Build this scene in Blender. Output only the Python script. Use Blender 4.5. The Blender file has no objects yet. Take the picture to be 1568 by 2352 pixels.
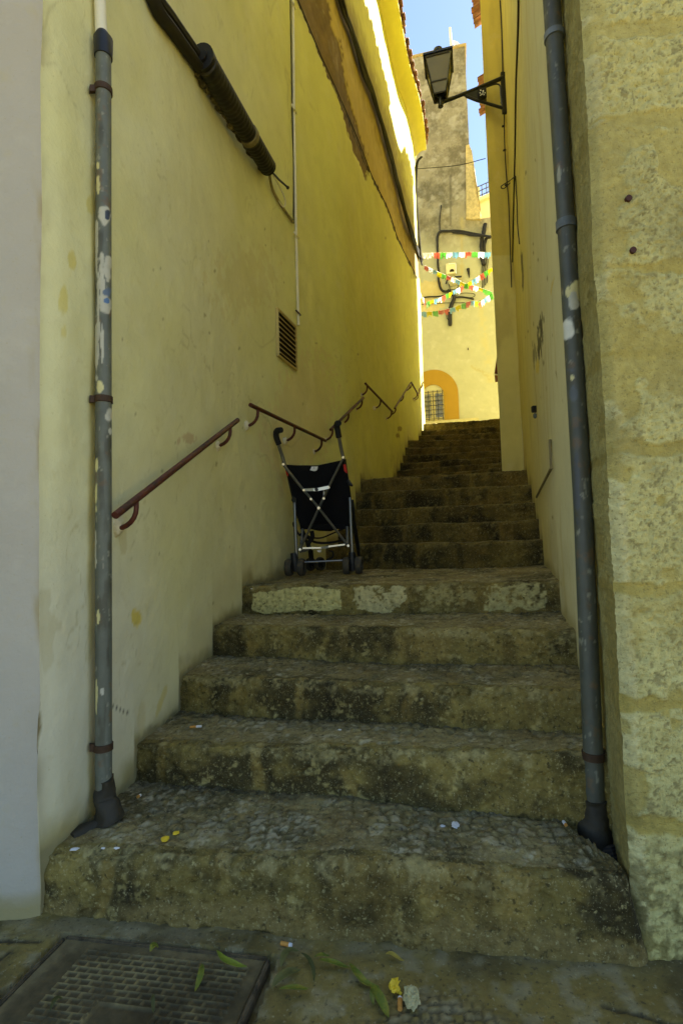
import bpy, bmesh, math, random
import numpy as np
from mathutils import Vector, Matrix
R_ = math.radians
random.seed(7)
scene = bpy.context.scene
COL = scene.collection

# ------------------------------------------------------------------ camera, sky, sun
FPX, HY, TR, CAMZ, K = 1200.0, 64.0, 0.030, 1.0, 1.0/1.15
_p = math.atan(HY/FPX); _t = math.atan(TR)
_R0 = np.array([1, 0, 0.]); FW = np.array([0, math.cos(_p), math.sin(_p)]); _U0 = np.array([0, -math.sin(_p), math.cos(_p)])
RT = _R0*math.cos(_t)-_U0*math.sin(_t); UP = _U0*math.cos(_t)+_R0*math.sin(_t)
CAM = np.array([0, 0, CAMZ])
cd = bpy.data.cameras.new('camera'); cam = bpy.data.objects.new('camera', cd); COL.objects.link(cam)
cd.sensor_fit = 'VERTICAL'; cd.sensor_height = 24; cd.sensor_width = 24; cd.lens = FPX/2352*24
cd.clip_start = 0.02; cd.clip_end = 900
cam.matrix_world = Matrix(((RT[0], UP[0], -FW[0], 0), (RT[1], UP[1], -FW[1], 0), (RT[2], UP[2], -FW[2], CAMZ), (0, 0, 0, 1)))
scene.camera = cam
SUN_EL = R_(48); SUN_DIR = np.array([0.90, 0.43]); SUN_DIR = SUN_DIR/np.linalg.norm(SUN_DIR)
w = bpy.data.worlds.new('World'); scene.world = w; w.use_nodes = True
nt = w.node_tree; bg = nt.nodes['Background']
sky = nt.nodes.new('ShaderNodeTexSky'); sky.sky_type = 'NISHITA'; sky.sun_disc = False
sky.sun_elevation = SUN_EL; sky.sun_rotation = math.atan2(SUN_DIR[0], SUN_DIR[1])
sky.air_density = 1.0; sky.dust_density = 0.5; sky.ozone_density = 5.0
tint = nt.nodes.new('ShaderNodeMix'); tint.data_type = 'RGBA'; tint.blend_type = 'MULTIPLY'; tint.inputs[0].default_value = 1; tint.inputs[7].default_value = (1.09, 1.0, .90, 1)
nt.links.new(sky.outputs[0], tint.inputs[6]); nt.links.new(tint.outputs[2], bg.inputs[0]); bg.inputs[1].default_value = 0.05
sd = bpy.data.lights.new('sun', 'SUN'); sd.energy = 5.0; sd.angle = R_(0.5); sd.color = (1.0, 0.95, 0.84)
sun = bpy.data.objects.new('sun', sd); COL.objects.link(sun)
_sv = Vector((SUN_DIR[0]*math.cos(SUN_EL), SUN_DIR[1]*math.cos(SUN_EL), math.sin(SUN_EL)))
sun.rotation_euler = _sv.to_track_quat('Z', 'Y').to_euler(); sun.location = (6, 3, 14)
scene.view_settings.view_transform = 'Standard'; scene.view_settings.look = 'None'
scene.view_settings.exposure = 2.8; scene.view_settings.gamma = 1
try:
    scene.cycles.max_bounces = 12; scene.cycles.diffuse_bounces = 8
except Exception:
    pass

# ------------------------------------------------------------------ sight lines -> points in the alley
def ray(x, y):
    return FW+RT*(x-784)/FPX-UP*(y-1176)/FPX
def atY(x, y, d):                     # d in survey units (1.15 m eye height)
    r = ray(x, y); return CAM+r*(d*K)/r[1]
def atZ(x, y, z):
    r = ray(x, y); return CAM+r*(z-CAMZ)/r[2]
def proj(P):
    q = np.asarray(P)-CAM; wv = q@FW
    wv = np.where(wv < 1e-3, 1e-3, wv)
    return 784+FPX*(q@RT)/wv, 1176-FPX*(q@UP)/wv
def V(p): return Vector((float(p[0]), float(p[1]), float(p[2])))

# ------------------------------------------------------------------ noise (numpy)
def _hash(ix, iy, iz, seed):
    n = (ix.astype(np.int64)*374761393+iy.astype(np.int64)*668265263+iz.astype(np.int64)*2147483647+seed*974634777) & 0xffffffff
    n = ((n ^ (n >> 13))*1274126177) & 0xffffffff
    n = ((n ^ (n >> 16))*2246822519) & 0xffffffff
    return ((n ^ (n >> 15)) & 0xffffff)/float(0xffffff)
def vnoise(P, s, seed=0):
    Q = np.asarray(P)*s; i = np.floor(Q).astype(np.int64); f = Q-i; f = f*f*f*(f*(f*6-15)+10)
    r = 0
    for dx in (0, 1):
        for dy in (0, 1):
            for dz in (0, 1):
                wgt = (f[..., 0] if dx else 1-f[..., 0])*(f[..., 1] if dy else 1-f[..., 1])*(f[..., 2] if dz else 1-f[..., 2])
                r = r+wgt*_hash(i[..., 0]+dx, i[..., 1]+dy, i[..., 2]+dz, seed)
    return r*2-1
def fbm(P, s, o=4, seed=0, g=0.5):
    a, t, n = 1.0, 0, 0
    for k in range(o):
        t = t+a*vnoise(P, s*2**k, seed+k*17); n += a; a *= g
    return t/n
def worley2(X, Y, s, seed=0):
    x = X*s; y = Y*s; ix = np.floor(x).astype(np.int64); iy = np.floor(y).astype(np.int64)
    d1 = np.full(x.shape, 9.0); d2 = np.full(x.shape, 9.0); idv = np.zeros(x.shape)
    z0 = np.zeros_like(ix)
    for dx in (-1, 0, 1):
        for dy in (-1, 0, 1):
            cx = ix+dx; cy = iy+dy
            px = cx+0.15+0.7*_hash(cx, cy, z0, seed); py = cy+0.15+0.7*_hash(cx, cy, z0+1, seed)
            d = np.hypot(x-px, y-py); h = _hash(cx, cy, z0+2, seed)
            nearer = d < d1
            d2 = np.where(nearer, d1, np.minimum(d2, d)); idv = np.where(nearer, h, idv); d1 = np.where(nearer, d, d1)
    return d1, d2, idv
def sstep(a, b, x):
    t = np.clip((x-a)/(b-a), 0, 1); return t*t*(3-2*t)
def mix(c, d, t):
    return c*(1-t[..., None])+np.asarray(d)*t[..., None]

# ------------------------------------------------------------------ materials
MATS = {}
def mat(name, col=(.5, .5, .5), rough=.7, metal=0, var=.15, vscale=6, bump=(), attr=False, spec=.4, fleck=None, col2=None, trans=0, spots=None):
    if name in MATS: return MATS[name]
    m = bpy.data.materials.new(name); m.use_nodes = True; n = m.node_tree.nodes; l = m.node_tree.links
    b = n['Principled BSDF']; b.inputs['Roughness'].default_value = rough; b.inputs['Metallic'].default_value = metal
    b.inputs['Specular IOR Level'].default_value = spec
    tc = n.new('ShaderNodeTexCoord')
    if attr:
        a = n.new('ShaderNodeAttribute'); a.attribute_name = 'Col'; src = a.outputs['Color']
    else:
        rgb = n.new('ShaderNodeRGB'); rgb.outputs[0].default_value = (*col, 1); src = rgb.outputs[0]
        if col2:
            nz = n.new('ShaderNodeTexNoise'); nz.inputs['Scale'].default_value = vscale*1.3; nz.inputs['Detail'].default_value = 6
            nz.inputs['Roughness'].default_value = .65
            l.new(tc.outputs['Object'], nz.inputs['Vector'])
            rp = n.new('ShaderNodeValToRGB'); rp.color_ramp.elements[0].position = .46; rp.color_ramp.elements[1].position = .62
            l.new(nz.outputs['Fac'], rp.inputs[0])
            mx = n.new('ShaderNodeMix'); mx.data_type = 'RGBA'; l.new(rp.outputs[0], mx.inputs[0]); l.new(src, mx.inputs[6])
            mx.inputs[7].default_value = (*col2, 1); src = mx.outputs[2]
    if var:
        nz = n.new('ShaderNodeTexNoise'); nz.inputs['Scale'].default_value = vscale; nz.inputs['Detail'].default_value = 8
        nz.inputs['Roughness'].default_value = .68
        l.new(tc.outputs['Object'], nz.inputs['Vector'])
        mr = n.new('ShaderNodeMapRange'); mr.inputs[1].default_value = .25; mr.inputs[2].default_value = .75
        mr.inputs[3].default_value = 1-var; mr.inputs[4].default_value = 1+var
        l.new(nz.outputs['Fac'], mr.inputs[0])
        mx = n.new('ShaderNodeMix'); mx.data_type = 'RGBA'; mx.blend_type = 'MULTIPLY'; mx.inputs[0].default_value = 1
        l.new(src, mx.inputs[6]); l.new(mr.outputs[0], mx.inputs[7]); src = mx.outputs[2]
    for (fs, lo, hi, fac, col_) in (fleck or ()):
        nz = n.new('ShaderNodeTexNoise'); nz.inputs['Scale'].default_value = fs; nz.inputs['Detail'].default_value = 4; nz.inputs['Roughness'].default_value = .6
        l.new(tc.outputs['Object'], nz.inputs['Vector'])
        mr = n.new('ShaderNodeMapRange'); mr.inputs[1].default_value = lo; mr.inputs[2].default_value = hi; mr.inputs[3].default_value = 0; mr.inputs[4].default_value = fac
        l.new(nz.outputs['Fac'], mr.inputs[0]); mx = n.new('ShaderNodeMix'); mx.data_type = 'RGBA'
        l.new(mr.outputs[0], mx.inputs[0]); l.new(src, mx.inputs[6]); mx.inputs[7].default_value = (*col_, 1); src = mx.outputs[2]
    l.new(src, b.inputs['Base Color'])
    prev = None
    for (sc, st, dist) in bump:
        nz = n.new('ShaderNodeTexNoise'); nz.inputs['Scale'].default_value = sc; nz.inputs['Detail'].default_value = 5
        nz.inputs['Roughness'].default_value = .6
        l.new(tc.outputs['Object'], nz.inputs['Vector'])
        bp = n.new('ShaderNodeBump'); bp.inputs['Strength'].default_value = st; bp.inputs['Distance'].default_value = dist
        l.new(nz.outputs['Fac'], bp.inputs['Height'])
        if prev: l.new(prev, bp.inputs['Normal'])
        prev = bp.outputs[0]
    if prev: l.new(prev, b.inputs['Normal'])
    if trans:
        b.inputs['Transmission Weight'].default_value = trans
    MATS[name] = m; return m
M_PLAST = mat('plaster', attr=True, fleck=((14, .60, .74, .22, (.45, .38, .15)), (90, .66, .74, .35, (.34, .28, .10)), (5, .56, .72, .16, (.74, .70, .48))), rough=.85, var=.05, vscale=3, bump=((7, .35, .02), (40, .4, .006), (150, .3, .002)), spec=.2)
M_STONE = mat('step_stone', attr=True, fleck=((75, .60, .70, .75, (.36, .31, .13)), (60, .42, .32, .75, (.03, .024, .008)), (200, .60, .68, .6, (.42, .37, .19))), rough=.85, var=.38, vscale=42, bump=((45, .8, .007), (170, .9, .004)), spec=.2)
M_BLOCK = mat('block_stone', attr=True, fleck=((110, .42, .34, .6, (.20, .17, .06)), (16, .58, .74, .3, (.62, .55, .22)), (9, .44, .30, .45, (.34, .27, .07))), rough=.9, var=.22, vscale=45, bump=((70, .8, .008), (240, .8, .004)), spec=.15)
M_GROUND = mat('ground', attr=True, fleck=((90, .60, .70, .6, (.33, .30, .17)), (70, .42, .33, .6, (.03, .025, .012))), rough=.8, var=.22, vscale=30, bump=((30, .5, .006), (140, .6, .003)), spec=.3)
M_ZINC = mat('zinc', (.15, .17, .17), .55, .0, .3, 9, ((30, .2, .004), (140, .2, .001)), col2=(.10, .115, .11), spec=.5)
M_ZINCP = mat('zinc_attr', attr=True, rough=.55, var=.2, vscale=14, bump=((30, .15, .004),), spec=.5)
M_RUST = mat('rust_paint', (.10, .022, .012), .5, .1, .5, 14, ((60, .3, .002),), col2=(.035, .015, .01))
M_DARKRUST = mat('dark_rust', (.06, .032, .014), .7, .2, .4, 20, ((60, .4, .002),))
M_BLACK = mat('black_plastic', (.012, .012, .011), .5, 0, .3, 20, ((40, .2, .003),))
M_CABLE = mat('cable_black', (.02, .017, .008), .7, 0, .4, 12, ((50, .3, .003),))
M_BOOT = mat('boot_black', (.032, .026, .013), .7, 0, .3, 20, ((40, .5, .004),))
M_CONDUIT = mat('white_conduit', (.72, .68, .5), .6, 0, .12, 9, ((40, .1, .002),))
M_IRON = mat('black_iron', (.012, .012, .010), .35, .2, .3, 14, ((60, .15, .002),), spec=.6)
M_CAST = mat('cast_iron', (.055, .042, .026), .55, .3, .45, 20, ((60, .5, .003), (200, .3, .001)), spec=.5)
M_TILE = mat('clay_tile', (.30, .13, .055), .85, 0, .35, 9, ((40, .4, .004),), col2=(.22, .13, .06))
M_FAB = mat('black_fabric', (.008, .008, .009), .95, 0, .2, 120, ((900, .3, .001),), spec=.15)
M_TUBE = mat('grey_tube', (.20, .20, .19), .35, .75, .12, 20, ())
M_ALU = mat('aluminium', (.62, .60, .52), .35, .6, .1, 30, ())
M_TYRE = mat('tyre', (.06, .05, .032), .85, 0, .25, 60, ((200, .3, .001),))
M_GRIP = mat('foam_grip', (.012, .012, .013), .8, 0, .2, 60, ((300, .2, .001),))
M_RED = mat('red_fabric', (.45, .02, .01), .8, 0, .1, 60, ())
M_WHITE = mat('white_label', (.75, .75, .72), .7, 0, .05, 30, ())
M_ORANGE = mat('ochre_band', (.36, .21, .018), .8, 0, .07, 5, ((30, .15, .005),), spec=.2)
M_GLASS = mat('dark_glass', (.16, .145, .06), .12, 0, .1, 4, (), spec=.6)
M_LANTERN = mat('lantern_glass', (.15, .13, .05), .35, 0, .1, 10, (), spec=.5)
M_SHUT = mat('window_cream', (.50, .42, .15), .7, 0, .12, 12, ())
M_AWN = mat('awning_red', (.10, .022, .012), .8, 0, .1, 20, ())
M_LEAF = mat('green_leaf', (.10, .13, .012), .5, 0, .3, 40, ((120, .2, .002),), col2=(.19, .17, .015))
M_YLEAF = mat('yellow_petal', (.70, .48, .02), .6, 0, .15, 60, ())
M_FILT = mat('filter_orange', (.50, .23, .04), .8, 0, .2, 120, ())
M_PAPER = mat('white_paper', (.40, .36, .17), .8, 0, .1, 60, ((90, .3, .004),))
M_GUM = mat('chalk_white', (.62, .61, .58), .8, 0, .1, 60, ())
def flagmat(n, c):
    m = mat('flag_'+n, c, .6, 0, .06, 30, (), spec=.2); nn = m.node_tree.nodes; ll = m.node_tree.links
    tb = nn.new('ShaderNodeBsdfTranslucent'); tb.inputs[0].default_value = (*[min(1, v*1.15) for v in c], 1); ms = nn.new('ShaderNodeMixShader'); ms.inputs[0].default_value = .6
    ll.new(nn['Principled BSDF'].outputs[0], ms.inputs[1]); ll.new(tb.outputs[0], ms.inputs[2]); ll.new(ms.outputs[0], nn['Material Output'].inputs[0])
    return m
FLAG = {'w': flagmat('white', (.88, .88, .84)), 'r': flagmat('red', (.60, .22, .16)), 'g': flagmat('green', (.22, .48, .14)),
        'b': flagmat('blue', (.30, .48, .54)), 'y': flagmat('yellow', (.62, .55, .03))}

# ------------------------------------------------------------------ object helpers
def obj(name, bm, m, parent=None, smooth=True, wn=True):
    me = bpy.data.meshes.new(name)
    bmesh.ops.recalc_face_normals(bm, faces=bm.faces)
    if parent is not None:
        bmesh.ops.translate(bm, verts=bm.verts, vec=-absloc(parent))
    bm.to_mesh(me); bm.free()
    if smooth:
        me.polygons.foreach_set('use_smooth', [True]*len(me.polygons))
        try: me.set_sharp_from_angle(angle=R_(40))
        except Exception: pass
    o = bpy.data.objects.new(name, me); me.materials.append(m); COL.objects.link(o)
    if parent is not None: o.parent = parent
    return o
def absloc(o):
    v = Vector(o.location)
    while o.parent: o = o.parent; v = v+Vector(o.location)
    return v
def tag(o, label=None, cat=None, group=None, kind=None):
    if label: o['label'] = label
    if cat: o['category'] = cat
    if group: o['group'] = group
    if kind: o['kind'] = kind
    return o
def thing(name, label, cat, loc=(0, 0, 0), group=None):
    o = bpy.data.objects.new(name, None); o.empty_display_size = .1; COL.objects.link(o); o.location = V(loc)
    return tag(o, label, cat, group)
def tube(bm, pts, r, seg=10, caps=True, flat=1.0):
    pts = [V(p) for p in pts]; n = len(pts)
    rs = r if isinstance(r, (list, tuple)) else [r]*n
    tang = []
    for i in range(n):
        a = pts[max(i-1, 0)]; b = pts[min(i+1, n-1)]; tang.append((b-a).normalized())
    ref = Vector((0, 0, 1)) if abs(tang[0].z) < .9 else Vector((1, 0, 0))
    u = tang[0].cross(ref).normalized(); rings = []
    for i in range(n):
        t = tang[i]; u = (u-t*u.dot(t)).normalized(); v = t.cross(u)
        rings.append([bm.verts.new(pts[i]+(u*math.cos(2*math.pi*k/seg)+v*flat*math.sin(2*math.pi*k/seg))*rs[i]) for k in range(seg)])
    for i in range(n-1):
        for k in range(seg):
            bm.faces.new((rings[i][k], rings[i][(k+1) % seg], rings[i+1][(k+1) % seg], rings[i+1][k]))
    if caps:
        bm.faces.new(rings[0][::-1]); bm.faces.new(rings[-1])
    return rings
def TB(pts, r, seg=10, **k):
    bm = bmesh.new(); tube(bm, pts, r, seg, **k); return bm
def box(bm, c, sx, sy, sz, ax=None, bev=0):
    """box with axes ax=(ex,ey,ez)"""
    if ax is None: ax = (Vector((1, 0, 0)), Vector((0, 1, 0)), Vector((0, 0, 1)))
    c = V(c); vs = []
    for k in (-1, 1):
        for j in (-1, 1):
            for i in (-1, 1):
                vs.append(bm.verts.new(c+ax[0]*(i*sx/2)+ax[1]*(j*sy/2)+ax[2]*(k*sz/2)))
    fs = [bm.faces.new([vs[i] for i in q]) for q in ((0, 2, 3, 1), (4, 5, 7, 6), (0, 1, 5, 4), (2, 6, 7, 3), (0, 4, 6, 2), (1, 3, 7, 5))]
    if bev:
        es = {e for f in fs for e in f.edges}
        bmesh.ops.bevel(bm, geom=list(es), offset=bev, segments=2, affect='EDGES')
    return vs
def BX(*a, **k):
    bm = bmesh.new(); box(bm, *a, **k); return bm
def prism(bm, pts, dvec):
    """closed polygon extruded by dvec"""
    a = [bm.verts.new(V(p)) for p in pts]; d = V(dvec); b = [bm.verts.new(V(p)+d) for p in pts]
    bm.faces.new(a); bm.faces.new(b[::-1]); n = len(a)
    for i in range(n): bm.faces.new((a[i], b[i], b[(i+1) % n], a[(i+1) % n]))
def smooth_path(pts, n=8):
    P = [np.asarray(p, float) for p in pts]; P = [2*P[0]-P[1]]+P+[2*P[-1]-P[-2]]; out = []
    for i in range(1, len(P)-2):
        for k in range(n):
            t = k/n
            out.append(.5*((2*P[i])+(-P[i-1]+P[i+1])*t+(2*P[i-1]-5*P[i]+4*P[i+1]-P[i+2])*t*t+(-P[i-1]+3*P[i]-3*P[i+1]+P[i+2])*t**3))
    out.append(P[-2]); return out
def gridobj(name, P, C, m, parent=None, extra=None, smooth=True):
    """P: (nu,nv,3) array, C: (nu,nv,3) colours; extra: list of (quads of points, colour)"""
    nu, nv, _ = P.shape; verts = P.reshape(-1, 3).tolist(); cols = C.reshape(-1, 3).tolist()
    i = np.arange((nu-1)*(nv-1)); a = (i//(nv-1))*nv+i % (nv-1)
    faces = np.stack([a, a+nv, a+nv+1, a+1], 1).tolist()
    for (poly, c) in (extra or []):
        b = len(verts); verts += [list(map(float, p)) for p in poly]; cols += [list(c)]*len(poly); faces.append(list(range(b, b+len(poly))))
    off = absloc(parent) if parent is not None else Vector((0, 0, 0))
    me = bpy.data.meshes.new(name); me.from_pydata([(x-off.x, y-off.y, z-off.z) for x, y, z in verts], [], faces)
    ca = me.color_attributes.new('Col', 'FLOAT_COLOR', 'POINT')
    buf = np.ones((len(verts), 4), np.float32); buf[:, :3] = np.clip(np.array(cols), 0, 1); ca.data.foreach_set('color', buf.ravel())
    if smooth: me.polygons.foreach_set('use_smooth', [True]*((nu-1)*(nv-1))+[False]*(len(faces)-(nu-1)*(nv-1)))
    me.update()
    o = bpy.data.objects.new(name, me); me.materials.append(m); COL.objects.link(o)
    if parent is not None: o.parent = parent
    return o
def poly_mask(px, py, poly, soft=0):
    ins = np.zeros(px.shape, bool); n = len(poly)
    for i in range(n):
        x1, y1 = poly[i]; x2, y2 = poly[(i+1) % n]
        c = ((y1 > py) != (y2 > py)) & (px < (x2-x1)*(py-y1)/((y2-y1)+1e-9)+x1)
        ins ^= c
    return ins.astype(float)

# ------------------------------------------------------------------ plan of the alley (survey units -> metres via K)
LW = [(-.96, 1.70), (-.82, 2.55), (-.68, 3.42), (-.45, 4.25), (-.16, 5.15), (.09, 5.75), (.24, 6.3), (.46, 7.1), (.82, 8.2), (1.30, 9.85), (1.63, 10.7), (1.87, 11.5), (2.04, 12.25)]
LW = np.array(smooth_path([np.array(p) for p in LW], 10))*K
RW = [(.875, 1.86), (.98, 2.23), (1.14, 2.78), (1.55, 4.05), (1.98, 5.5), (2.29, 6.5)]
RW = np.array(smooth_path([np.array(p) for p in RW], 10))*K
def hit_plan(plan, x, y):
    r = ray(x, y)
    best = None
    for i in range(len(plan)-1):
        a, b = plan[i], plan[i+1]; d = b-a
        den = r[0]*d[1]-r[1]*d[0]
        if abs(den) < 1e-9: continue
        t = (a[0]*d[1]-a[1]*d[0])/den; s = ((r[0]*t-a[0])*d[0]+(r[1]*t-a[1])*d[1])/(d@d)
        if t > 0 and -1e-3 <= s <= 1.001 or (t > 0 and i == len(plan)-2 and s > 0) or (t > 0 and i == 0 and s < 0 and s > -1):
            if best is None or t < best[0]:
                n = np.array([d[1], -d[0]])/np.linalg.norm(d); best = (t, n, d/np.linalg.norm(d))
    return best
def off_plan(plan, off):
    t = np.gradient(plan, axis=0); t /= np.linalg.norm(t, axis=1)[:, None]; return plan+np.stack([t[:, 1], -t[:, 0]], 1)*off
def onL(x, y, off=0.0):
    t, n, d = hit_plan(off_plan(LW, off), x, y); return CAM+ray(x, y)*t
def onR(x, y, off=0.0):
    t, n, d = hit_plan(off_plan(RW, -off), x, y); return CAM+ray(x, y)*t

# ------------------------------------------------------------------ stairs survey
SL = [((102, 2103), (102, 1963)), ((300, 1793), (300, 1712)), ((408, 1639), (408, 1556)), ((488, 1511), (488, 1441)), ((549, 1414), (549, 1348))]
SR = [((1493, 2223), (1447, 2034)), ((1308, 1891), (1335, 1735)), ((1336, 1687), (1336, 1591)), ((1330, 1536), (1311, 1450)), ((1288, 1409), (1285, 1335))]
ST = []       # each: base L (x,y), base R (x,y), zbL, zbR, zL, zR
zl = zr = 0.0
for (bl, nl), (br, nr) in zip(SL, SR):
    A = atZ(*bl, zl); B = atZ(*br, zr); za = atY(*nl, A[1]/K)[2]; zb = atY(*nr, B[1]/K)[2]
    ST.append([A[:2], B[:2], zl, zr, za, zb]); zl, zr = za, zb
UPPER = [  # left px, d ; right px, d   (nosing)
    ((735, 1252), 5.15, (1239, 1241), 4.15), ((765, 1211), 5.45, (1232, 1194), 4.45), ((812, 1171), 5.75, (1227, 1153), 4.75),
    ((813, 1132), 6.00, (1222, 1112), 5.10), ((831, 1101), 6.30, (1211, 1078), 5.50),
    ((912, 1095), 8.30, (1157, 1074), 7.30), ((917, 1080), 8.60, (1156, 1061), 7.60), ((922, 1063), 8.90, (1155, 1049), 7.90),
    ((927, 1046), 9.20, (1154, 1034), 8.20), ((931, 1028), 9.50, (1154, 1021), 8.50), ((936, 1011), 9.80, (1153, 1007), 8.80),
    ((967, 1000), 10.7, (1152, 992), 9.90), ((970, 989), 11.1, (1151, 977), 10.3), ((974, 973), 11.6, (1149, 961), 10.8)]
for (pl, dl, pr, dr) in UPPER:
    A = atY(*pl, dl); B = atY(*pr, dr)
    ST.append([A[:2], B[:2], zl, zr, A[2], B[2]]); zl, zr = A[2], B[2]
for s in ST: print('STEP', [np.round(v, 3).tolist() for v in s])
FLOORPTS = [(s[0][1], s[2], s[4]) for s in ST]
def floorL(yy):
    """height of the stair along the left wall, by wall y"""
    z = np.zeros_like(yy)
    for (y0, zb, zt) in FLOORPTS: z = np.where(yy > y0, zt, z)
    return z
def floorR(yy):
    z = np.zeros_like(yy)
    for s in ST: z = np.where(yy > s[1][1], s[5], z)
    return z

# ------------------------------------------------------------------ stairs
STONE_A = np.array([.182, .138, .035]); STONE_B = np.array([.048, .037, .011]); STONE_C = np.array([.39, .32, .11])
MORTAR = np.array([.25, .178, .045]); TREADC = np.array([.25, .20, .078]); GREY = np.array([.47, .42, .25])
stairs = thing('stone_staircase', 'worn dark stone staircase climbing the alley between the two plastered walls', 'staircase', (ST[0][0]+ST[0][1]).tolist()/np.float64(2) if False else (0, 1.25, 0))
def make_step(k):
    A, B, zbL, zbR, zL, zR = ST[k]
    if k+1 < len(ST): A2, B2 = ST[k+1][0], ST[k+1][1]
    else: A2, B2 = A+np.array([.9, 3.4]), B+np.array([.9, 3.0])
    near = k < 5
    nu = (400 if k < 3 else 300) if near else (150 if k < 10 else 80)
    nr, na = (56, 10) if near else (16, 8)
    depth = np.linalg.norm((A2+B2)/2-(A+B)/2)+.06
    ntd = int(np.clip(depth/(.006 if near else .02), 14, 110))
    eL = .22 if k < 11 else .3; eR = .03 if k == 0 else .25
    if k == 0: eL = .02
    W = np.linalg.norm(B-A)
    u = np.linspace(-eL/W, 1+eR/W, nu)[:, None]
    base = A+(B-A)*u[..., None].reshape(-1, 1, 1)[:, :, 0] if False else (A[None]+(B-A)[None]*u)
    base2 = A2[None]+(B2-A2)[None]*u
    zb = (zbL+(zbR-zbL)*u)[:, 0]; zt = (zL+(zR-zL)*u)[:, 0]
    dirv = base2-base; dl = np.linalg.norm(dirv, axis=1, keepdims=True); dn = dirv/dl
    n2 = np.array([(B-A)[1], -(B-A)[0]])/W
    if n2[1] > 0: n2 = -n2      # faces the street
    wob = .012*vnoise(np.stack([u[:, 0]*W, np.full(nu, k*3.1), np.zeros(nu)], 1), 2.2, 5)
    zt = zt+.6*wob*(1 if near else .7)
    r = .026 if near else .018
    prof = []                    # (offset along travel dir, height param, kind)
    P = np.zeros((nu, nr+na+ntd, 3)); N = np.zeros_like(P); rp = np.zeros((nu, nr+na+ntd)); tp = np.zeros_like(rp)
    for j in range(nr):
        t = j/(nr-1); z = (zb-.04)+(zt-r-(zb-.04))*t; back = .012*t
        P[:, j, :2] = base-n2*back+ (-n2*0); P[:, j, 2] = z; N[:, j, :2] = n2; rp[:, j] = t
    for j in range(na):
        a = (j+1)/na*math.pi/2
        P[:, nr+j, :2] = base-n2*(.012+r*(1-math.cos(a))); P[:, nr+j, 2] = zt-r+r*math.sin(a)
        N[:, nr+j, :2] = n2*math.cos(a); N[:, nr+j, 2] = math.sin(a); rp[:, nr+j] = 1; tp[:, nr+j] = 0
    for j in range(ntd):
        t = (j+1)/ntd
        st = base-n2*(.012+r); en = base2+dn*.06
        P[:, nr+na+j, :2] = st+(en-st)*t; P[:, nr+na+j, 2] = zt; N[:, nr+na+j, 2] = 1; rp[:, nr+na+j] = 1.2; tp[:, nr+na+j] = t
    Q = P+np.array([0, 0, k*2.7])
    isr = (rp <= 1).astype(float); ist = 1-isr
    d = .010*fbm(Q, 2.6, 3, 3)+.008*fbm(Q, 11, 3, 9)+.006*fbm(Q, 40, 3, 21, .65)-.007*sstep(.30, .5, fbm(Q, 26, 3, 23))-.012*sstep(.25, .5, fbm(Q, 8, 3, 24))*np.exp(-((rp-1.0)/.12)**2)
    # dressed blocks on the riser
    rnd = random.Random(50+k); joints = []; x = rnd.uniform(.05, .3)
    while x < W: joints.append(x); x += rnd.uniform(.26, .52)
    uu = (u*W)*np.ones_like(rp); jm = np.zeros_like(rp); tint = np.zeros_like(rp)
    last = -1.0
    for ji, jx in enumerate(joints+[W+1]):
        wv = .022*vnoise(Q, 9, 40+ji)
        jm = np.maximum(jm, 1-sstep(.008, .026, np.abs(uu-jx-wv)))
        tint = np.where((uu > last) & (uu <= jx), rnd.uniform(-.35, .45), tint); last = jx
    front = sstep(.55, .0, tp*depth/.14)*ist+isr
    jm = jm*front
    d = d-.006*jm*isr
    big = fbm(Q, 4.5, 4, 61); med = fbm(Q, 18, 4, 71); fine = fbm(Q, 70, 3, 81)
    C = mix(np.broadcast_to(STONE_A, P.shape).copy(), STONE_B, sstep(-.15, .35, big+.5*med))
    C = mix(C, STONE_C, sstep(.25, .6, med*.8+fine*.7)*.6)
    C = C*(1+.45*tint*front)[..., None]
    C = mix(C, MORTAR, np.clip(jm*.7*sstep(-.35, .25, big+.6*med)+.7*sstep(.14, .42, fbm(Q, 3.2, 3, 91))*isr, 0, .9))
    dk_ = sstep(.05, .4, fbm(Q*np.array([1, 1, 1.3]), 5.5, 5, 191, .6))*isr; C = mix(C, [.036, .028, .009], dk_*[.5, .75, .45, .8, .35][k % 5])
    # streaks of run-off on the riser
    S = Q.copy(); S[..., 2] *= .12
    C = C*(1-.4*sstep(.05, .5, fbm(S, 16, 3, 33))*isr)[..., None]
    # worn nosing
    nose = np.exp(-((rp-1.0)/.08)**2)*isr+np.exp(-(tp*depth/.03)**2)*ist
    C = mix(C, [.30, .25, .10], np.clip(nose*.6*sstep(-.2, .5, med+fine*.8), 0, 1))
    # tread: dusty with pebbles set in mortar toward the back
    T = mix(np.broadcast_to(TREADC, P.shape).copy(), [.10, .082, .03], sstep(-.1, .4, big+.4*fine))
    T = mix(T, GREY, sstep(.1, .6, med*.7+fine)*.7)
    if near and k < 4:
        w1, w2, wid = worley2(P[..., 0]+.01*vnoise(Q, 30, 7), P[..., 1]*1.3, 22 if k else 20, 11+k)
        peb = sstep(.03, .34, w2-w1); zone = sstep(.22, .5, tp+.16*big)*ist
        if k == 0: zone = sstep(.05, .35, tp+.3*big)*ist
        zone = zone*sstep(.25, .7, wid+.5*med+.15)
        d = d+.005*peb*zone*(.4+wid)
        T = mix(T, [.085, .068, .024], zone*(1-peb)*.75)
        T = mix(T, mix(np.broadcast_to(np.array([.46, .41, .25]), P.shape).copy(), [.08, .064, .026], wid), zone*peb*.85*sstep(-.3, .3, fine+.5*med))
    T = mix(T, [.17, .12, .04], .6*sstep(.15, .5, fbm(Q, 5, 3, 55)))
    C = np.where((ist*sstep(.01, .05, tp*depth))[..., None] > .5, T, C)
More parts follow.
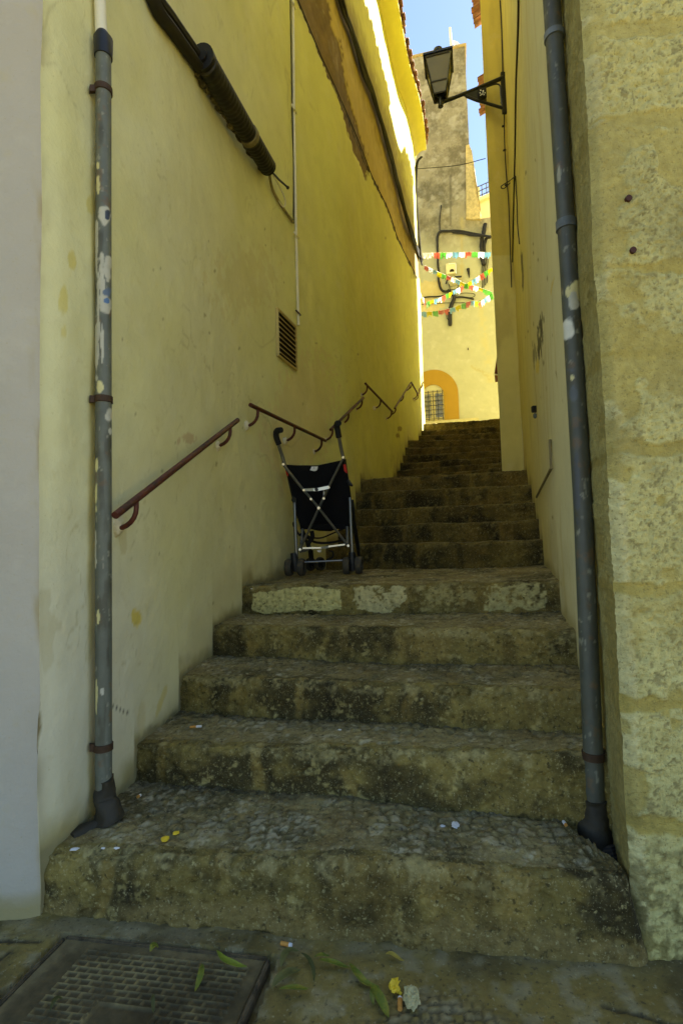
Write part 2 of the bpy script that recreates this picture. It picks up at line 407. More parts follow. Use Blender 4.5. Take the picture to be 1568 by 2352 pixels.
    # darker toward the inner corners and the foot of the riser
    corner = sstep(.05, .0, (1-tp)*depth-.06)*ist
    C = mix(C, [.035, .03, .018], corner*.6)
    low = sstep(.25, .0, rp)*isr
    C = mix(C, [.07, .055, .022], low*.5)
    if k == 0: C = mix(C, [.19, .14, .045], sstep(.62, .40, rp+.35*big)*isr*.75*sstep(-.5, .1, fbm(Q, 9, 3, 44)))
    if k == 4:   # old lime wash on two blocks
        px, py = proj(P)
        nn = 9*fbm(Q, 22, 3, 5)
        m1 = poly_mask(px+nn, py+nn*.5, [(576, 1362), (690, 1350), (778, 1352), (782, 1400), (600, 1408), (578, 1400)])*isr
        m2 = poly_mask(px+nn*1.5, py+nn, [(815, 1352), (905, 1348), (935, 1352), (930, 1390), (900, 1412), (815, 1398)])*isr
        C = mix(C, [.56, .50, .19], m1*.95*sstep(-1.1, -.5, fine+med))
        C = mix(C, [.50, .44, .20], m2*.95*sstep(-.7, -.2, fine+med*.8))
        m3 = poly_mask(px+nn*2, py+nn, [(1108, 1345), (1250, 1340), (1256, 1398), (1110, 1404)])*isr
        C = mix(C, [.46, .41, .17], m3*.8*sstep(-.5, .1, fine+med*.5))
        m4 = poly_mask(px+nn*2, py+nn, [(955, 1350), (1090, 1346), (1086, 1402), (960, 1406)])*isr
        C = mix(C, [.34, .29, .11], m4*.7*sstep(-.3, .3, fine+med*.6))
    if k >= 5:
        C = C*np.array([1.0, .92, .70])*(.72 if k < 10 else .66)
    if k == len(ST)-1:
        C = mix(C, [.42, .36, .16], ist*.8)
    P = P+N*d[..., None]
    if k == 0:
        tt_ = np.clip((u*W-(W-.05))/(eR+.05), 0, 1)*np.ones_like(rp)
        P[..., 0] -= .05*np.clip(rp, 0, 1)*tt_; P[..., 1] += .05*tt_**4*np.clip(1-1.5*tp, 0, 1)
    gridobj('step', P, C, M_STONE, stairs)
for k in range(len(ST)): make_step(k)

# ------------------------------------------------------------------ ground
def spread(lo, hi, a, b, n, m):
    c = np.linspace(a, b, n); left = a-(a-lo)*np.linspace(1, 0, m, endpoint=False)**3; right = b+(hi-b)*(np.linspace(0, 1, m+1)[1:])**3
    return np.concatenate([left, c, right])
gx = spread(-300, 300, -1.25, 1.25, 330, 24); gy = spread(-300, 300, .72, 1.62, 170, 24)
GX, GY = np.meshgrid(gx, gy, indexing='ij'); P = np.stack([GX, GY, np.zeros_like(GX)], -1)
h = .006*fbm(P, 3, 3, 4)+.004*fbm(P, 14, 3, 5)+.002*fbm(P, 55, 3, 6)
w1, w2, wid = worley2(GX, GY, 45, 3); peb = sstep(.05, .4, w2-w1)
zone = sstep(-.05, .3, fbm(P, 2.2, 3, 15)+.9*(1-np.hypot((GX-.12)/.28, (GY-1.0)/.2)))
inner = (np.abs(GX) < 1.4) & (GY > .6) & (GY < 1.75)
h = h+.004*peb*zone
C = mix(np.broadcast_to(np.array([.19, .142, .034]), P.shape).copy(), [.075, .056, .015], sstep(-.2, .4, fbm(P, 3.5, 4, 25)))
C = mix(C, [.25, .215, .11], sstep(.1, .5, fbm(P, 24, 4, 35))*.6)
C = mix(C, [.045, .04, .025], zone*(1-peb)*.7); C = mix(C, [.22, .19, .11], zone*peb*sstep(.45, .95, wid)*.6)
C = mix(C, [.20, .165, .08], sstep(.08, .02, np.abs(GY-(1.36-.12*GX)))*sstep(.9, .2, GX)*.7*sstep(-.4, .3, fbm(P, 12, 3, 3)))
# slab joints by the left wall
for (xa, ya, xb, yb) in ((-.98, 1.40, -.80, 1.39), (-.86, 1.36, -1.02, 1.02), (.52, 1.16, .95, 1.0), (.12, 1.02, .35, .70)):
    L2 = (xb-xa)**2+(yb-ya)**2; t = np.clip(((GX-xa)*(xb-xa)+(GY-ya)*(yb-ya))/L2, 0, 1)
    dd = np.hypot(GX-xa-(xb-xa)*t, GY-ya-(yb-ya)*t)+.006*fbm(P, 25, 2, 8); jm = sstep(.010, .002, dd)
    h = h-.006*jm; C = mix(C, [.02, .018, .01], jm*.8)
# pit for the drain cover
MH = [atZ(150, 2150, 0), atZ(618, 2200, 0), atZ(548, 2372, 0), atZ(-60, 2362, 0)]
inq = np.ones(GX.shape, bool)
for i in range(4):
    a, b = MH[i], MH[(i+1) % 4]
    inq &= ((b[0]-a[0])*(GY-a[1])-(b[1]-a[1])*(GX-a[0])) < .004
h = np.where(inq, h-.03, h)
P[..., 2] = np.where(inner, h, -.004)
tag(gridobj('ground', P, C, M_GROUND), kind='structure')
# drain cover
mh = thing('drain_cover', 'square cast iron drain cover with raised grid at the foot of the steps', 'drain cover', (MH[0]+MH[2])/2)
mo = MH[0].copy(); ex = MH[1]-MH[0]; ey = MH[3]-MH[0]
def mhp(a, b, z=0): p = mo+ex*a+ey*b; return np.array([p[0], p[1], z])
nu, nv = 260, 220
ua = np.linspace(.014, .986, nu)[:, None]*np.ones((1, nv)); va = np.linspace(.018, .99, nv)[None]*np.ones((nu, 1))
P = mo+ex*ua[..., None]+ey*va[..., None]; P[..., 2] = -.004
w_ = np.linalg.norm(ex); l_ = np.linalg.norm(ey)
gu = ua*w_/.030; gv = va*l_/.0165
gu = gu+.5*(np.floor(gv) % 2)
lat = np.maximum(sstep(.30, .5, np.abs((gu % 1)-.5)), sstep(.30, .5, np.abs((gv % 1)-.5)))
border = (ua > .16) & (ua < .93) & (va > .10)
hand = (ua > .40) & (ua < .66) & (va > .62)
rib = np.where(border & ~hand, lat, 0)
edge_ = np.minimum(np.minimum(ua, 1-ua)*w_, va*l_)
ring = np.exp(-((np.maximum(np.abs(ua-.53)/.13, np.abs(va-.86)/.22)-1)/.06)**2)
P[..., 2] += .005*rib+.006*ring+.001*fbm(P, 60, 3, 5)
C = mix(np.broadcast_to(np.array([.085, .066, .028]), P.shape).copy(), [.24, .19, .075], np.clip(rib*.8+ring*.7, 0, 1)*sstep(-.5, .3, fbm(P, 14, 3, 4)))
C = mix(C, [.17, .135, .06], sstep(.05, .012, edge_+.02*fbm(P, 14, 3, 9))*.8)
C = mix(C, [.035, .027, .011], sstep(-.1, .4, fbm(P, 5, 4, 8))*.7)
M_CASTA = mat('cast_iron_attr', attr=True, rough=.75, metal=0, var=.35, vscale=40, bump=((90, .4, .002),), spec=.2)
gridobj('cover_plate', P, C, M_CASTA, mh)
bm = bmesh.new()
for a, b in (((0, 0), (1, 0)), ((1, 0), (1, 1)), ((0, 1), (0, 0))):
    p, q = mhp(*a, .001), mhp(*b, .001); dv = V(q-p); L = dv.length; dv.normalize()
    box(bm, (p+q)/2-np.array([0, 0, .015]), L-.008, .010, .03, (dv, Vector((-dv.y, dv.x, 0)), Vector((0, 0, 1))), .003)
obj('cover_frame', bm, mat('frame_rust', (.10, .075, .035), .8, 0, .5, 25, ((70, .6, .003),), col2=(.04, .03, .012)), mh)

# ------------------------------------------------------------------ left house
TOPZ = 10.55*K
left = thing('yellow_house', 'long cream and yellow plastered house along the left of the alley with clay tile eaves', 'house', (LW[0][0], LW[0][1], 0))
seg = np.linalg.norm(np.diff(LW, axis=0), axis=1); sl = np.concatenate([[0], np.cumsum(seg)])
su = np.concatenate([np.linspace(0, .4, 90), np.linspace(.4, 2.9, 250)[1:], np.linspace(2.9, sl[-1], 230)[1:]])
zv = np.concatenate([np.linspace(-.15, 3.6, 300), np.linspace(3.6, TOPZ, 170)[1:]])
wx = np.interp(su, sl, LW[:, 0]); wy = np.interp(su, sl, LW[:, 1])
tx = np.gradient(wx, su); ty = np.gradient(wy, su); tn = np.hypot(tx, ty); nx, ny = ty/tn, -tx/tn
P = np.zeros((len(su), len(zv), 3)); P[..., 0] = wx[:, None]; P[..., 1] = wy[:, None]; P[..., 2] = zv[None]
Nn = np.zeros_like(P); Nn[..., 0] = nx[:, None]; Nn[..., 1] = ny[:, None]
d = .012*fbm(P, 1.1, 3, 2)+.006*fbm(P, 4, 3, 12)+.0014*fbm(P, 26, 3, 22)
edge = np.exp(-(su[:, None]/.05)**2); d = d*(1-.3*edge)-.02*edge*(1+.8*vnoise(P, 3, 8))
px, py = proj(P)
CREAM = np.array([.71, .675, .36]); YEL = np.array([.71, .69, .20]); OCH = np.array([.65, .61, .13])
sN = su[:, None]*np.ones_like(px)
C = mix(np.broadcast_to(CREAM, P.shape).copy(), YEL, sstep(1.0, 4.8, sN+.5*fbm(P, 1.2, 3, 31)+.35*np.clip(P[..., 2]-1.6, -1.2, 3)))
C = mix(C, [.66, .61, .21], .4*sstep(-.1, .6, fbm(P, 1.6, 5, 41)))
C = mix(C, [.66, .615, .45], .8*sstep(1.0, .1, sN+.2*fbm(P, 2.5, 3, 45))*sstep(1.7, .4, P[..., 2]))
C = C*(1+.06*fbm(P, 9, 4, 51)+.05*fbm(P, 2.3, 4, 52))[..., None]
nz = fbm(P, 12, 4, 61); nz2 = fbm(P, 40, 3, 71)
# upper facade and peeled band
def lerpline(pts, yq):
    ys = [p[1] for p in pts]; xs = [p[0] for p in pts]; return np.interp(yq, ys, xs)
lineP = [(655, -60), (687, 7), (731, 114), (775, 212), (804, 278), (837, 360), (855, 407), (892, 484), (914, 550), (939, 601), (961, 645)]
lineB = [(760, -60), (785, 0), (829, 139), (862, 238), (892, 330), (918, 440), (945, 542), (969, 604)]
xP = lerpline(lineP, py)+5*nz; xB = lerpline(lineB, py)
inimg = (py < 640) & (px > 600)
upper = inimg & (px > xB)
band = inimg & (px > xP) & (px <= xB)
jx_, jy_ = 9*nz+5*nz2, 16*nz+8*nz2
brown = inimg & (poly_mask(px+jx_, py+jy_*.3, [(640, -70), (687, 0), (731, 114), (775, 212), (784, 240), (798, 300), (812, 345), (827, 378), (840, 415), (846, 395), (842, 348), (826, 300), (813, 256), (802, 220), (792, 157), (784, 99), (764, 60), (757, 0), (750, -70)]) > .5)
C = np.where(upper[..., None], OCH*1.05*(1+.06*nz)[..., None], C)
C = np.where(band[..., None], np.array([.52, .40, .11])*(1+.12*nz)[..., None], C)
soot = sstep(34, 4, np.abs(px-xB)+8*nz)*inimg; C = mix(C, [.16, .11, .035], soot*.75)
C = np.where(brown[..., None], np.array([.20, .135, .04])*(1+.3*nz+.2*nz2)[..., None], C)
d = d-.018*brown-.010*(band & ~brown)
d = d+.03*upper*0
crk = np.abs(px-lerpline(lineP, py)-5*nz) < 2.0+1.2*nz
C = np.where((crk & inimg)[..., None], np.array([.07, .05, .02]), C)
# grime rising from the steps
fl = floorL(wy)[:, None]; habove = P[..., 2]-fl
g = sstep(.10, .0, habove+.07*fbm(P, 9, 4, 81)); C = mix(C, [.24, .185, .035], g*.9)
g = sstep(.03, .0, habove+.03*fbm(P, 20, 3, 83)); C = mix(C, [.07, .055, .015], g*.9)
g = sstep(.35, .0, habove+.2*fbm(P, 5, 3, 82)); C = mix(C, [.50, .44, .22], g*.4)
# corner wear
cw = sstep(.10, .0, su[:, None]+.05)*sstep(.1, .5, fbm(P*np.array([1, 1, .35]), 16, 3, 91)); C = mix(C, [.25, .19, .09], cw*.9)
def patch(cx, cy, rx, ry, col, amt=1, ang=0, rough=.5, th=1):
    global C
    c, s = math.cos(ang), math.sin(ang); X = (px-cx)*c+(py-cy)*s; Y = -(px-cx)*s+(py-cy)*c
    m = sstep(th+.12, th-.12, np.hypot(X/rx, Y/ry)+rough*fbm(P, 22, 3, int(cx)))
    C = mix(C, col, m*amt); return m
patch(162, 600, 9, 20, [.62, .52, .12], .8); patch(145, 690, 8, 28, [.62, .52, .12], .7); patch(146, 765, 6, 18, [.62, .52, .14], .6); patch(208, 470, 10, 22, [.60, .50, .10], .6)
m = patch(318, 1420, 13, 20, [.66, .53, .12], 1); d = d-.003*m
patch(375, 1608, 6, 34, [.60, .50, .16], .7, .3); patch(330, 1645, 10, 40, [.55, .47, .22], .5)
for (a, b, rx, ry) in ((99, 1285, 7, 34), (94, 1515, 8, 27), (101, 1690, 10, 60), (103, 1590, 5, 30), (92, 1190, 5, 34), (98, 1850, 6, 40)):
    m = patch(a, b, rx, ry, [.22, .17, .07], .95, 0, .8); d = d-.004*m
patch(430, 1008, 12, 9, [.45, .26, .13], .5, 0, 1.6); patch(285, 1240, 8, 40, [.50, .42, .18], .5); patch(120, 1440, 14, 90, [.45, .38, .18], .35, 0, 1.5)
patch(273, 1195, 14, 10, [.72, .69, .52], .8); patch(690, 960, 70, 150, [.66, .42, .24], .22, .3, .6)
patch(560, 640, 60, 70, [.60, .5, .2], .35, .4, 1.2)
for (a, b) in ((918, 985), (913, 1000)): patch(a, b, 5, 6, [.28, .22, .06], .9)
cr = np.exp(-((py-(1630+.25*(px-260)+30*fbm(P, 8, 2, 5)))/2.2)**2)*((px > 262) & (px < 300))
C = mix(C, [.06, .05, .03], cr)
for (sc_, sd_, wd_) in ((.9, 5, .010), (1.7, 8, .008), (2.8, 15, .007)):
    q_ = np.abs(fbm(P*np.array([1, 1, .8]), sc_, 4, sd_)); m = sstep(wd_, wd_*.2, q_)*sstep(0, .4, fbm(P, 1.1, 2, sd_+3)); C = mix(C, [.34, .29, .12], m*.3)
sc1 = sstep(.30, .36, fbm(P*np.array([1, 1, .5]), 2.1, 4, 133))*(py > 620); d = d+.0018*sc1; C = C*(1+.05*sc1)[..., None]
# blistered render
bl = np.exp(-(((px-470)/55)**2+((py-610)/75)**2)); d = d+.004*bl*fbm(P, 30, 3, 15)
bl = np.exp(-(((px-790)/50)**2+((py-700)/140)**2)); d = d+.006*bl*fbm(P, 18, 3, 16)
for _ in range(46):
    patch(random.uniform(260, 900), random.uniform(500, 1500), random.uniform(1, 2.6), random.uniform(1.5, 4), [.25, .2, .08], .6)
# dirty line of run-off beside the downpipe
run = np.exp(-((px-212-3*nz)/7)**2)*(py > 380)*sstep(0, .5, .35+fbm(P*np.array([1, 1, .2]), 10, 3, 6)); C = mix(C, [.50, .41, .10], run*.65)
P = P+Nn*d[..., None]
# body of the house: street front to the left, roof slab, far end
c0 = P[0]; base_l = np.array([c0[0, 0], c0[0, 1]])
gridobj('wall', P, C, M_PLAST, left)
sx = np.concatenate([np.linspace(0, .5, 70), np.linspace(.5, 5, 40)[1:]]); zz = zv[::2]
PF = np.zeros((len(sx), len(zz), 3)); PF[..., 0] = np.interp(zz, zv, P[0, :, 0])[None]-sx[:, None]; PF[..., 1] = np.interp(zz, zv, P[0, :, 1])[None]-.02*sx[:, None]*0; PF[..., 2] = zz[None]
rr = 1-np.exp(-(sx[:, None]/.03)**1.0)
PF[..., 1] -= .016*rr+.01*fbm(PF, 1.3, 3, 5)*rr+.004*fbm(PF, 9, 3, 6)*rr
CF = np.broadcast_to(np.array([.43, .39, .30]), PF.shape).copy(); CF = CF*(1+.05*fbm(PF, 6, 4, 7))[..., None]
CF = mix(CF, [.30, .25, .10], sstep(.10, .02, PF[..., 2]+.06*fbm(PF, 11, 3, 8))*.9)
CF = mix(CF, [.35, .28, .12], sstep(.03, .0, sx[:, None]*np.ones_like(PF[..., 0]))*sstep(.1, .5, fbm(PF*np.array([1, 1, .3]), 20, 3, 9))*.8)
gridobj('wall', PF, CF, M_PLAST, left)
bm = bmesh.new()
top = [(p[0], p[1], TOPZ) for p in P[::12, -1]]+[tuple(np.append(P[-1, -1, :2], TOPZ))]
back = [(-5.2, top[-1][1]+.3, TOPZ), (-5.2, base_l[1], TOPZ)]
vs = [bm.verts.new(p) for p in top+back]; bm.faces.new(vs)
e = P[-1, 0]; qs = [bm.verts.new(p) for p in ((e[0], e[1], -.1), (e[0], e[1], TOPZ), (-5.2, e[1]+.3, TOPZ), (-5.2, e[1]+.3, -.1))]; bm.faces.new(qs)
qs = [bm.verts.new(p) for p in ((-5.2, e[1]+.3, -.1), (-5.2, e[1]+.3, TOPZ), (-5.2, base_l[1], TOPZ), (-5.2, base_l[1], -.1))]; bm.faces.new(qs)
M_CREAMP = mat('cream_paint', (.66, .60, .30), .85, 0, .06, 4, ((30, .2, .005),), spec=.2)
obj('house_body', bm, M_CREAMP, left, smooth=False)
# coved cornice and tile eaves
def eaves(plan, z, over, parent, side, start, end, cornice=True, pitch=.22, tr=.062):
    """clay eaves along a plan line; side=+1: overhang to the right of travel"""
    s = np.concatenate([[0], np.cumsum(np.linalg.norm(np.diff(plan, axis=0), axis=1))])
    def fr(q):
        p = np.array([np.interp(q, s, plan[:, 0]), np.interp(q, s, plan[:, 1])]); p2 = np.array([np.interp(q+.02, s, plan[:, 0]), np.interp(q+.02, s, plan[:, 1])])
        p1 = np.array([np.interp(q-.02, s, plan[:, 0]), np.interp(q-.02, s, plan[:, 1])]); t = (p2-p1)/np.linalg.norm(p2-p1)
        return p, t, np.array([t[1], -t[0]])*side
    if cornice:
        bm = bmesh.new(); prev = None
        for q in np.linspace(start, end, 40):
            p, t, n = fr(q); ring = []
            for (o, dz) in ((-.02, -.22), (.012, -.21), (.022, -.17), (.045, -.12), (.09, -.07), (.15, -.04), (over-.05, -.03), (over-.05, .01), (-.02, .012)):
                ring.append(bm.verts.new((p[0]+n[0]*o, p[1]+n[1]*o, z+dz)))
            if prev:
                for i in range(len(ring)): bm.faces.new((prev[i], prev[(i+1) % len(ring)], ring[(i+1) % len(ring)], ring[i]))
            else: bm.faces.new(ring[::-1])
            prev = ring
        bm.faces.new(prev)
        obj('cornice', bm, mat('ochre_paint', (.66, .58, .12), .85, 0, .08, 5, ((30, .2, .004),), spec=.2), parent)
    n_t = int((end-start)/pitch)
    bmr = bmesh.new()
    for i in range(n_t+1):
        q = start+i*pitch; p, t, n = fr(q); jit = random.uniform(-.025, .025)
        for kind in (0, 1):       # barrel cover tile and channel tile
            off = t*(pitch/2*kind); rad = tr if kind == 0 else tr*.95; sg = 1 if kind == 0 else -1
            rows = []
            for (a, zz_) in ((over+jit+(0 if kind == 0 else -.015), 0), (over-.35, .13), (over-.8, .32)):
                c = p+off+n*a; base = z+.02+zz_+(.035 if kind == 0 else .055)
                rows.append([[ (c[0]+t[0]*rad*math.cos(an), c[1]+t[1]*rad*math.cos(an), base+sg*rad*.75*math.sin(an)-(0 if kind == 0 else 0)) for an in np.linspace(0, math.pi, 9)],
                             [ (c[0]+t[0]*(rad-.014)*math.cos(an), c[1]+t[1]*(rad-.014)*math.cos(an), base+sg*(rad-.014)*.75*math.sin(an)) for an in np.linspace(0, math.pi, 9)]])
            for layer in (0, 1):
                prev = None
                for rw in rows:
                    ring = [bmr.verts.new(v) for v in rw[layer]]
                    if prev:
                        for m_ in range(8): bmr.faces.new((prev[m_], prev[m_+1], ring[m_+1], ring[m_]))
                    prev = ring
            a, b = rows[0]
            va_ = [bmr.verts.new(v) for v in a]; vb_ = [bmr.verts.new(v) for v in b]
            for m_ in range(8): bmr.faces.new((va_[m_], va_[m_+1], vb_[m_+1], vb_[m_]))
    obj('roof', bmr, M_TILE, parent)
LWo = LW.copy()
eaves(LWo, TOPZ, .30, left, 1, 3.4, sl[-1]-.02, True)

# ------------------------------------------------------------------ right-hand stone wall (street corner)
scx, scy = .762*K, 1.47*K
stonew = thing('stone_wall', 'rough pale limestone block wall with wide mortar joints at the right edge of the alley', 'wall', (scx, scy, 0))
JY = [-120, 72, 290, 618, 815, 1035, 1350, 1622, 1905, 2215]      # joint heights as sighted on the corner
def zc(y): 
    r = ray(1380+.06*(y-1000), y); return CAMZ+r[2]/r[1]*scy
jz = sorted([zc(y) for y in JY])
zs = np.linspace(-.08, 3.7, 900); fx = np.linspace(0, .52, 130)**1.0
def stone_face(U, Z, seed):
    """returns depth (outward) and colour for a block face, U distance from the arris"""
    Q = np.stack([U, Z, np.full_like(U, seed*1.7)], -1)
    wv = .030*fbm(Q, 6, 3, 3)+.010*fbm(Q, 30, 2, 4)
    wj = .016+.016*vnoise(Q, 4, 14)
    j = np.zeros_like(U); cid = np.zeros_like(U)
    for i, z in enumerate(jz):
        j = np.maximum(j, sstep(wj+.004, wj-.004, np.abs(Z+wv-z))); cid = np.where(Z+wv > z, i+1, cid)
    rs = _hash(cid.astype(int), np.zeros_like(cid).astype(int), np.zeros_like(cid).astype(int), seed)
    n1 = fbm(Q, 10, 4, 5); n2 = fbm(Q, 55, 3, 6); n3 = fbm(Q, 120, 2, 7)
    smear = sstep(.20, .25, fbm(Q, 4.2, 4, 8, .6)); j2 = np.maximum(j, smear*.85)
    dep = (.009+.003*n1+.005*n2+.006*n3)*(1-j2)+j2*(.004+.002*n1+.001*n3)
    pit = sstep(.24, .5, n2*.45+n3*.9)*(1-j2)
    dep = dep-.006*pit
    C = np.broadcast_to(np.array([.52, .475, .19]), Q.shape).copy()
    C = C*(1+.18*(rs-.5)+.10*n1+.10*n2)[..., None]
    C = mix(C, [.22, .19, .08], pit*.7)
    C = mix(C, [.36, .285, .065], j2*.85*sstep(4.2, 1.0, Z)); C = mix(C, [.60, .55, .28], sstep(.035, .02, U+.012*n1)*(1-j2)*.5)
    C = mix(C, [.26, .23, .09], sstep(.1, .5, fbm(Q, 4, 4, 18))*.55)
    C = mix(C, [.13, .11, .035], sstep(.55, .02, Z)*.9*sstep(-.5, .3, n1+n2))
    C = mix(C, [.50, .42, .13], sstep(.15, .5, fbm(Q, 2.4, 3, 28))*.4)
    return dep, C
U, Z = np.meshgrid(fx, zs, indexing='ij'); dep, C = stone_face(U, Z, 2)
rr = np.exp(-(U/.010)**1.5)
wob = .005*fbm(np.stack([Z*0, Z*0, Z], -1), 3, 3, 77)+.0015*fbm(np.stack([Z*0, Z*0, Z], -1), 22, 3, 78)
P = np.stack([scx+U+wob+rr*.0, scy-dep+rr*.022, Z], -1)
gridobj('wall', P, C, M_BLOCK, stonew)
corner_pts = P[0].copy()
jU = np.linspace(0, .36, 60); U, Z = np.meshgrid(jU, zs, indexing='ij'); dep, C = stone_face(U+.7, Z, 5)
C = mix(C, [.27, .22, .07], np.full(U.shape, .65))
jdir = np.array([.885*K-scx, 1.84*K-scy]); jdir /= np.linalg.norm(jdir); jn = np.array([-jdir[1], jdir[0]])
P2 = np.zeros((len(jU), len(zs), 3)); rr = sstep(0, .04, U)
P2[..., 0] = corner_pts[:, 0][None]+jdir[0]*U+jn[0]*(dep*.6)*rr; P2[..., 1] = corner_pts[:, 1][None]+jdir[1]*U+jn[1]*dep*.6*rr; P2[..., 2] = Z
gridobj('wall', P2, C, M_BLOCK, stonew)
# plain continuation up and along the street
bm = bmesh.new()
box(bm, (scx+.50+2.2, scy+.20, 1.7), 4.4, .40, 3.9); box(bm, (scx+2.52, scy+.20, 5.7), 4.95, .38, 4.1)
obj('wall', bm, mat('limestone', (.46, .43, .26), .9, 0, .2, 3, ((12, .5, .02), (50, .5, .006)), spec=.2), stonew, smooth=False)
# drilled holes with plugs
for (x, y) in ((1443, 455), (1453, 574)):
    rv = ray(x, y); p = CAM+rv*((scy-.012)/rv[1])
    bm = bmesh.new(); tube(bm, [p+np.array([0, .02, 0]), p+np.array([0, -.002, 0])], .008, 14)
    obj('wall_plug', bm, mat('plug_brown', (.05, .016, .007), .8, 0, .2, 20), stonew)

# ------------------------------------------------------------------ right plastered house
right = thing('plastered_house', 'pale plastered house wall right of the stairs behind the leaning grey downpipe', 'house', (RW[0][0], RW[0][1], 0))
rseg = np.linalg.norm(np.diff(RW, axis=0), axis=1); rs_ = np.concatenate([[0], np.cumsum(rseg)])
su = np.linspace(0, rs_[-1], 260); zv2 = np.concatenate([np.linspace(-.15, 3.6, 260), np.linspace(3.6, TOPZ, 90)[1:]])
wx = np.interp(su, rs_, RW[:, 0]); wy2 = np.interp(su, rs_, RW[:, 1]); tx = np.gradient(wx, su); ty = np.gradient(wy2, su); tn = np.hypot(tx, ty)
P = np.zeros((len(su), len(zv2), 3)); P[..., 0] = wx[:, None]; P[..., 1] = wy2[:, None]; P[..., 2] = zv2[None]
Nn = np.zeros_like(P); Nn[..., 0] = (-ty/tn)[:, None]; Nn[..., 1] = (tx/tn)[:, None]
d = .010*fbm(P, 1.2, 3, 102)+.005*fbm(P, 5, 3, 103)+.0012*fbm(P, 26, 3, 104)
px, py = proj(P); nz = fbm(P, 12, 4, 161); nz2 = fbm(P, 40, 3, 171)
C = mix(np.broadcast_to(np.array([.66, .62, .36]), P.shape).copy(), [.72, .63, .22], sstep(1.0, 3.2, su[:, None]+.4*fbm(P, 1.5, 3, 5)))
C = C*(1+.06*fbm(P, 8, 4, 6))[..., None]
ha = P[..., 2]-floorR(wy2)[:, None]
C = mix(C, [.22, .18, .06], sstep(.08, 0, ha+.05*fbm(P, 9, 3, 7))*.8); C = mix(C, [.46, .38, .15], sstep(.4, 0, ha+.2*fbm(P, 5, 3, 8))*.5)
for _ in range(40): patch(random.uniform(1190, 1330), random.uniform(200, 1500), random.uniform(.8, 2), random.uniform(1.5, 6), [.25, .2, .07], .7)
strk = sstep(.15, .5, fbm(P*np.array([1, 1, .08]), 14, 3, 66)); C = mix(C, [.50, .40, .13], strk*.35)
pe = sstep(.06, .0, su[:, None]+.05*fbm(P*np.array([1, 1, .5]), 14, 3, 9))*sstep(1.3, .2, P[..., 2]); C = mix(C, [.18, .14, .06], pe*.9)
m = patch(1237, 795, 5, 40, [.05, .04, .02], .9, .08, 1.5); m = patch(1241, 750, 3, 26, [.05, .04, .02], .9, 0, 1.2); patch(1226, 815, 3, 26, [.10, .08, .03], .6, 0, 1.4); patch(1233, 842, 3, 16, [.75, .62, .15], .9)
m = patch(1199, 620, 3, 48, [.10, .08, .04], .85, -.05, .5); patch(1268, 655, 2, 24, [.66, .5, .12], .8, .25)
patch(1333, 1420, 6, 60, [.22, .17, .07], .9, 0, .9)
P = P+Nn*d[..., None]
gridobj('wall', P, C, M_PLAST, right)
bm = bmesh.new()
tp_ = [(p[0], p[1], TOPZ) for p in P[::20, -1]]+[tuple(np.append(P[-1, -1, :2], TOPZ))]
vs = [bm.verts.new(p) for p in tp_+[(7, tp_[-1][1], TOPZ), (7, 2.0, TOPZ), (tp_[0][0], 1.72, TOPZ)]]; bm.faces.new(vs)
a = RW[0]; qs = [bm.verts.new(p) for p in ((a[0]+.004, a[1], -.1), (a[0]+.004, a[1], TOPZ), (a[0]+.3, a[1]+.005, TOPZ), (a[0]+.3, a[1]+.005, -.1))]; bm.faces.new(qs)
b = RW[-1]; qs = [bm.verts.new(p) for p in ((b[0], b[1], -.1), (b[0], b[1], TOPZ), (7, b[1], TOPZ), (7, b[1], -.1))]; bm.faces.new(qs)
qs = [bm.verts.new(p) for p in ((7, b[1], -.1), (7, b[1], TOPZ), (7, 2.0, TOPZ), (7, 2.0, -.1))]; bm.faces.new(qs)
obj('house_body', bm, M_CREAMP, right, smooth=False)

# ------------------------------------------------------------------ ochre house standing forward on the right, beyond the second landing
CZ = 11.5*K
c_a = np.array([2.02, 6.5])*K; c_b = np.array([2.30, 6.52])*K; c_c = np.array([3.85, 12.3])*K
ochre = thing('ochre_house', 'tall ochre house with narrow front jutting out beside the upper stairs, behind the lamp', 'house', (c_a[0], c_a[1], 0))
def wallsheet(a, b, z0, z1, nu, nv, colf, name, parent, m=M_PLAST, amp=1.0, seed=0):
    a = np.asarray(a); b = np.asarray(b); u = np.linspace(0, 1, nu)[:, None]; z = np.linspace(z0, z1, nv)[None]
    P = np.zeros((nu, nv, 3)); P[..., 0] = a[0]+(b[0]-a[0])*u; P[..., 1] = a[1]+(b[1]-a[1])*u; P[..., 2] = z
    C = colf(P, *proj(P)); n = np.array([-(b-a)[1], (b-a)[0]])/np.linalg.norm(b-a)
    e = np.minimum(u, 1-u)*np.linalg.norm(b-a); k = sstep(0, .06, e)
    dd = (amp*(.008*fbm(P, 1.5, 3, seed)+.003*fbm(P, 12, 3, seed+1)))*k
    P[..., 0] += n[0]*dd; P[..., 1] += n[1]*dd
    return gridobj(name, P, C, m, parent)
def cf(P, px, py):
    C = np.broadcast_to(np.array([.62, .51, .12]), P.shape).copy()
    C = np.where((py > 585)[..., None], np.array([.70, .62, .22]), C)
    C = C*(1+.08*fbm(P, 7, 4, 3))[..., None]; return mix(C, [.42, .33, .10], sstep(.1, .5, fbm(P*np.array([1, 1, .2]), 9, 3, 4))*.3)
wallsheet(c_a, c_b+np.array([.5, .0]), -.1, CZ, 60, 420, cf, 'wall', ochre, seed=5)
def cs(P, px, py):
    C = np.broadcast_to(np.array([.74, .66, .24]), P.shape).copy(); return C*(1+.06*fbm(P, 5, 4, 3))[..., None]  # lighter than the front: bounce from the sunlit wall opposite, put into the colour
wallsheet(c_c, c_a, -.1, CZ, 120, 240, cs, 'wall', ochre, seed=9)
bm = bmesh.new()
